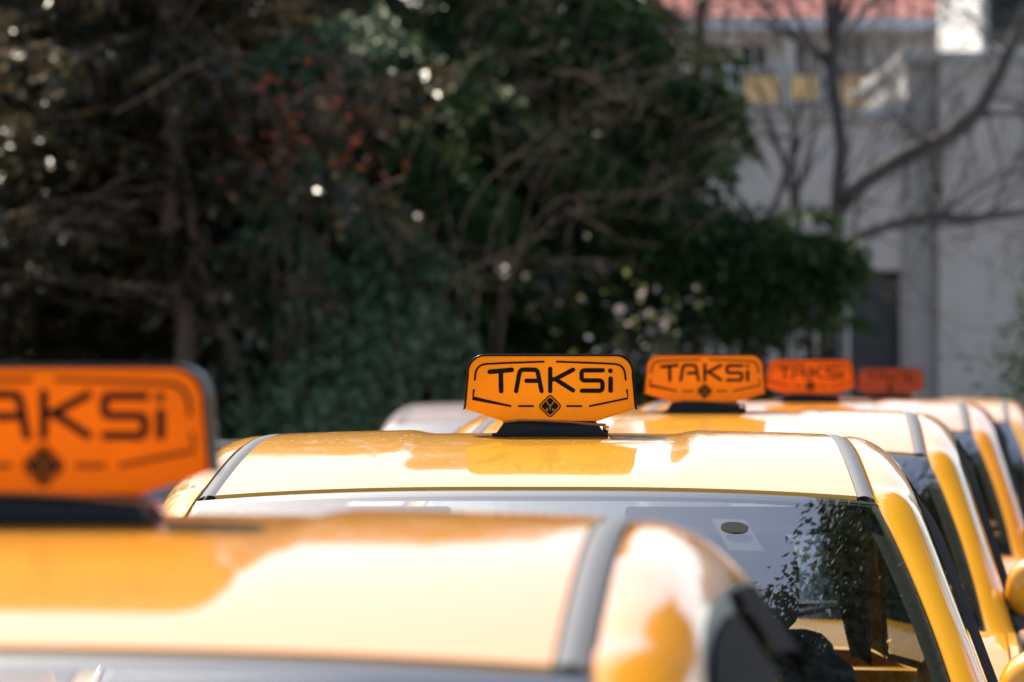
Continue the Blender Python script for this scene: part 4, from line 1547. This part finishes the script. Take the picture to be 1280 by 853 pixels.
BORD = [
    [(588, 104), (330, 113), (240, 118)] + bez((232, 119), (180, 124), (170, 175))[1:] + [(165, 215)],
    [(160, 277), (154, 328), (385, 376)], [(436, 376), (523, 376)], [(732, 376), (819, 376)], [(870, 376), (1104, 328), (1098, 277)],
    [(1091, 215), (1086, 175)] + bez((1084, 168), (1075, 122), (1022, 118))[1:] + [(926, 113), (668, 104)]]
sign_lines = []
for st in BORD:
    m = MB()
    stroke(m, st, 12, .0014)
    sign_lines.append(m.mesh('border_line', False))
def rdiamond(cx, cy, h, r, n=5):
    pts = []
    for k, a in enumerate((90, 0, -90, -180)):
        c = (cx + (h - r * 1.414) * math.cos(R(a)), cy - (h - r * 1.414) * math.sin(R(a)))
        for i in range(n + 1):
            b = R(a + 45 - 90 * i / n)
            pts.append((c[0] + r * math.cos(b), c[1] - r * math.sin(b)))
    return pts
em_o = MB()
dd_ = rdiamond(627, 376, 70, 18)
stroke(em_o, dd_ + [dd_[0], dd_[1]], 8, .0014)
em_i = MB()
di = [zp(*p) for p in rdiamond(627, 376, 57, 12)]
em_i.v = [(x, -SD - .0013, z) for x, z in di] + [(x, -SD + .0005, z) for x, z in di]
nd = len(di)
em_i.f = [tuple(range(nd))] + [(i, (i + 1) % nd, nd + (i + 1) % nd, nd + i) for i in range(nd)]
em_y = MB()
for k, st in enumerate(([(606, 346), (615, 362), (627, 378), (627, 396)], [(650, 348), (640, 362), (628, 379)], [(603, 402), (608, 392), (613, 402)], [(641, 402), (646, 392), (651, 402)])):
    stroke(em_y, st, 7.5, .0024 + .0002 * k)
em_o, em_i, em_y = em_o.mesh('emblem', False), em_i.mesh('emblem_field', False), em_y.mesh('emblem_mark', False)
# base: flange, tapered foot, neck plate, and the screws at its ends
bs = MB()
rngs = [(.0, .112, .060), (.005, .113, .061), (.0055, .105, .056), (.018, .096, .05), (.029, .088, .043)]
for z, hx, hy in rngs:
    bs.v += [(-hx, -hy, z), (hx, -hy, z), (hx, hy, z), (-hx, hy, z)]
for k in range(len(rngs) - 1):
    for i in range(4):
        bs.f.append((4 * k + i, 4 * k + (i + 1) % 4, 4 * k + 4 + (i + 1) % 4, 4 * k + 4 + i))
bs.f += [(3, 2, 1, 0), tuple(4 * (len(rngs) - 1) + i for i in range(4))]
base_me = bs.mesh('base', False)
lipm = MB().tube([(-.092, -SD - .002, .0262), (-.06, -SD - .004, .0305), (-.02, -SD - .004, .0300), (.04, -SD - .004, .027), (.08, -SD - .003, .0225), (.108, -SD - .002, .0215)], [.0022, .0022, .0022, .0024, .003, .0028], 6).mesh('cable', True)
M['sign_cable'] = plain('cable_brown', (.35, .12, .03), .5)
screw_me = MB().lathe_x([(-.006, .0005), (-.006, .008), (.004, .008), (.007, .006), (.008, .0005)], 16).mesh('side_screw', True)

def taxi_sign(label, loc, yaw, mk, group=None):
    root = tag(empty('taxi_sign', loc, -R(yaw)), label, 'taxi sign', group)
    def pt(n, me, m, par=root):
        o = bpy.data.objects.new(n, me)
        col.objects.link(o)
        o.parent = par
        if len(me.materials) == 0:
            me.materials.append(M[m] if isinstance(m, str) else m)
        o.material_slots[0].link = 'OBJECT'
        o.material_slots[0].material = M[m]
        return o
    pt('sign_body', body_me, mk)
    pt('rim', band_me, 'sign_rim')
    pt('base', base_me, 'sign_base')
    pt('cable', lipm, 'sign_cable')
    sc_ = pt('side_screw', screw_me, 'chrome')
    sc_.location = (.108, .02, .012)
    for me in sign_letters: pt('letter', me, 'sign_black')
    for me in sign_lines: pt('border_line', me, 'sign_black')
    e = pt('emblem', em_o, 'sign_black')
    pt('emblem_field', em_i, 'sign_black', e)
    pt('emblem_mark', em_y, mk, e)
    return root

# ------------------------------------------------------------------ the queue of taxis
SIGN_Z = roof_z(0, 0)
QUEUE = [   # sign centre in the photo, distance, car yaw, sign top in the photo, paint, sign, labels
    (62, 5.80, 6.0, 456, 'paint_a', 'sign_a', 'orange yellow taxi at the head of the queue', 'deep orange TAKSi sign on the taxi heading the queue', 3.0),
    (688, 11.25, 2.4, 443, 'paint_b', 'sign_b', 'yellow taxi second in the queue, behind the leading taxi', 'bright orange TAKSi sign on the second taxi of the queue', .8),
    (881, 15.84, 4.7, 443, 'paint_c', 'sign_c', 'yellow taxi third in the queue, ahead of the taxi with the red orange sign', 'orange TAKSi sign on the third taxi of the queue', 2.0),
    (1013, 21.6, 5.4, 449, 'paint_d', 'sign_d', 'deep orange taxi fourth in the queue, under a red orange sign', 'red orange TAKSi sign on the fourth taxi of the queue', 3.0),
    (1113, 29.0, 6.0, 460, 'paint_c', 'sign_e', 'yellow taxi last in the queue, under a faded red sign', 'faded dull red TAKSi sign on the last taxi of the queue', 3.0),
]
for (sx, d, yaw, ytop, pm, sm, lab, slab, syaw) in QUEUE:
    x = (sx - 640) / F * d
    # height from where the sign's top edge shows; the cars stand on the falling ground
    z = CAMZ - (ytop - HORIZON) / F * d - (SIGN_Z + .158)
    car('taxi_car', lab, 'taxi', (x, d, z), yaw, pm, 'taxis waiting in a queue')
    taxi_sign(slab, (x, d, z + SIGN_Z - .001), syaw, sm, 'taxi roof signs')
car('parked_car', 'pale pinkish parked car beyond the taxi queue, beside the garden wall', 'car', (.04, 31.5, gz(31.5) - .03), 3.0, 'paint_w', None, ('wind_deflector',))
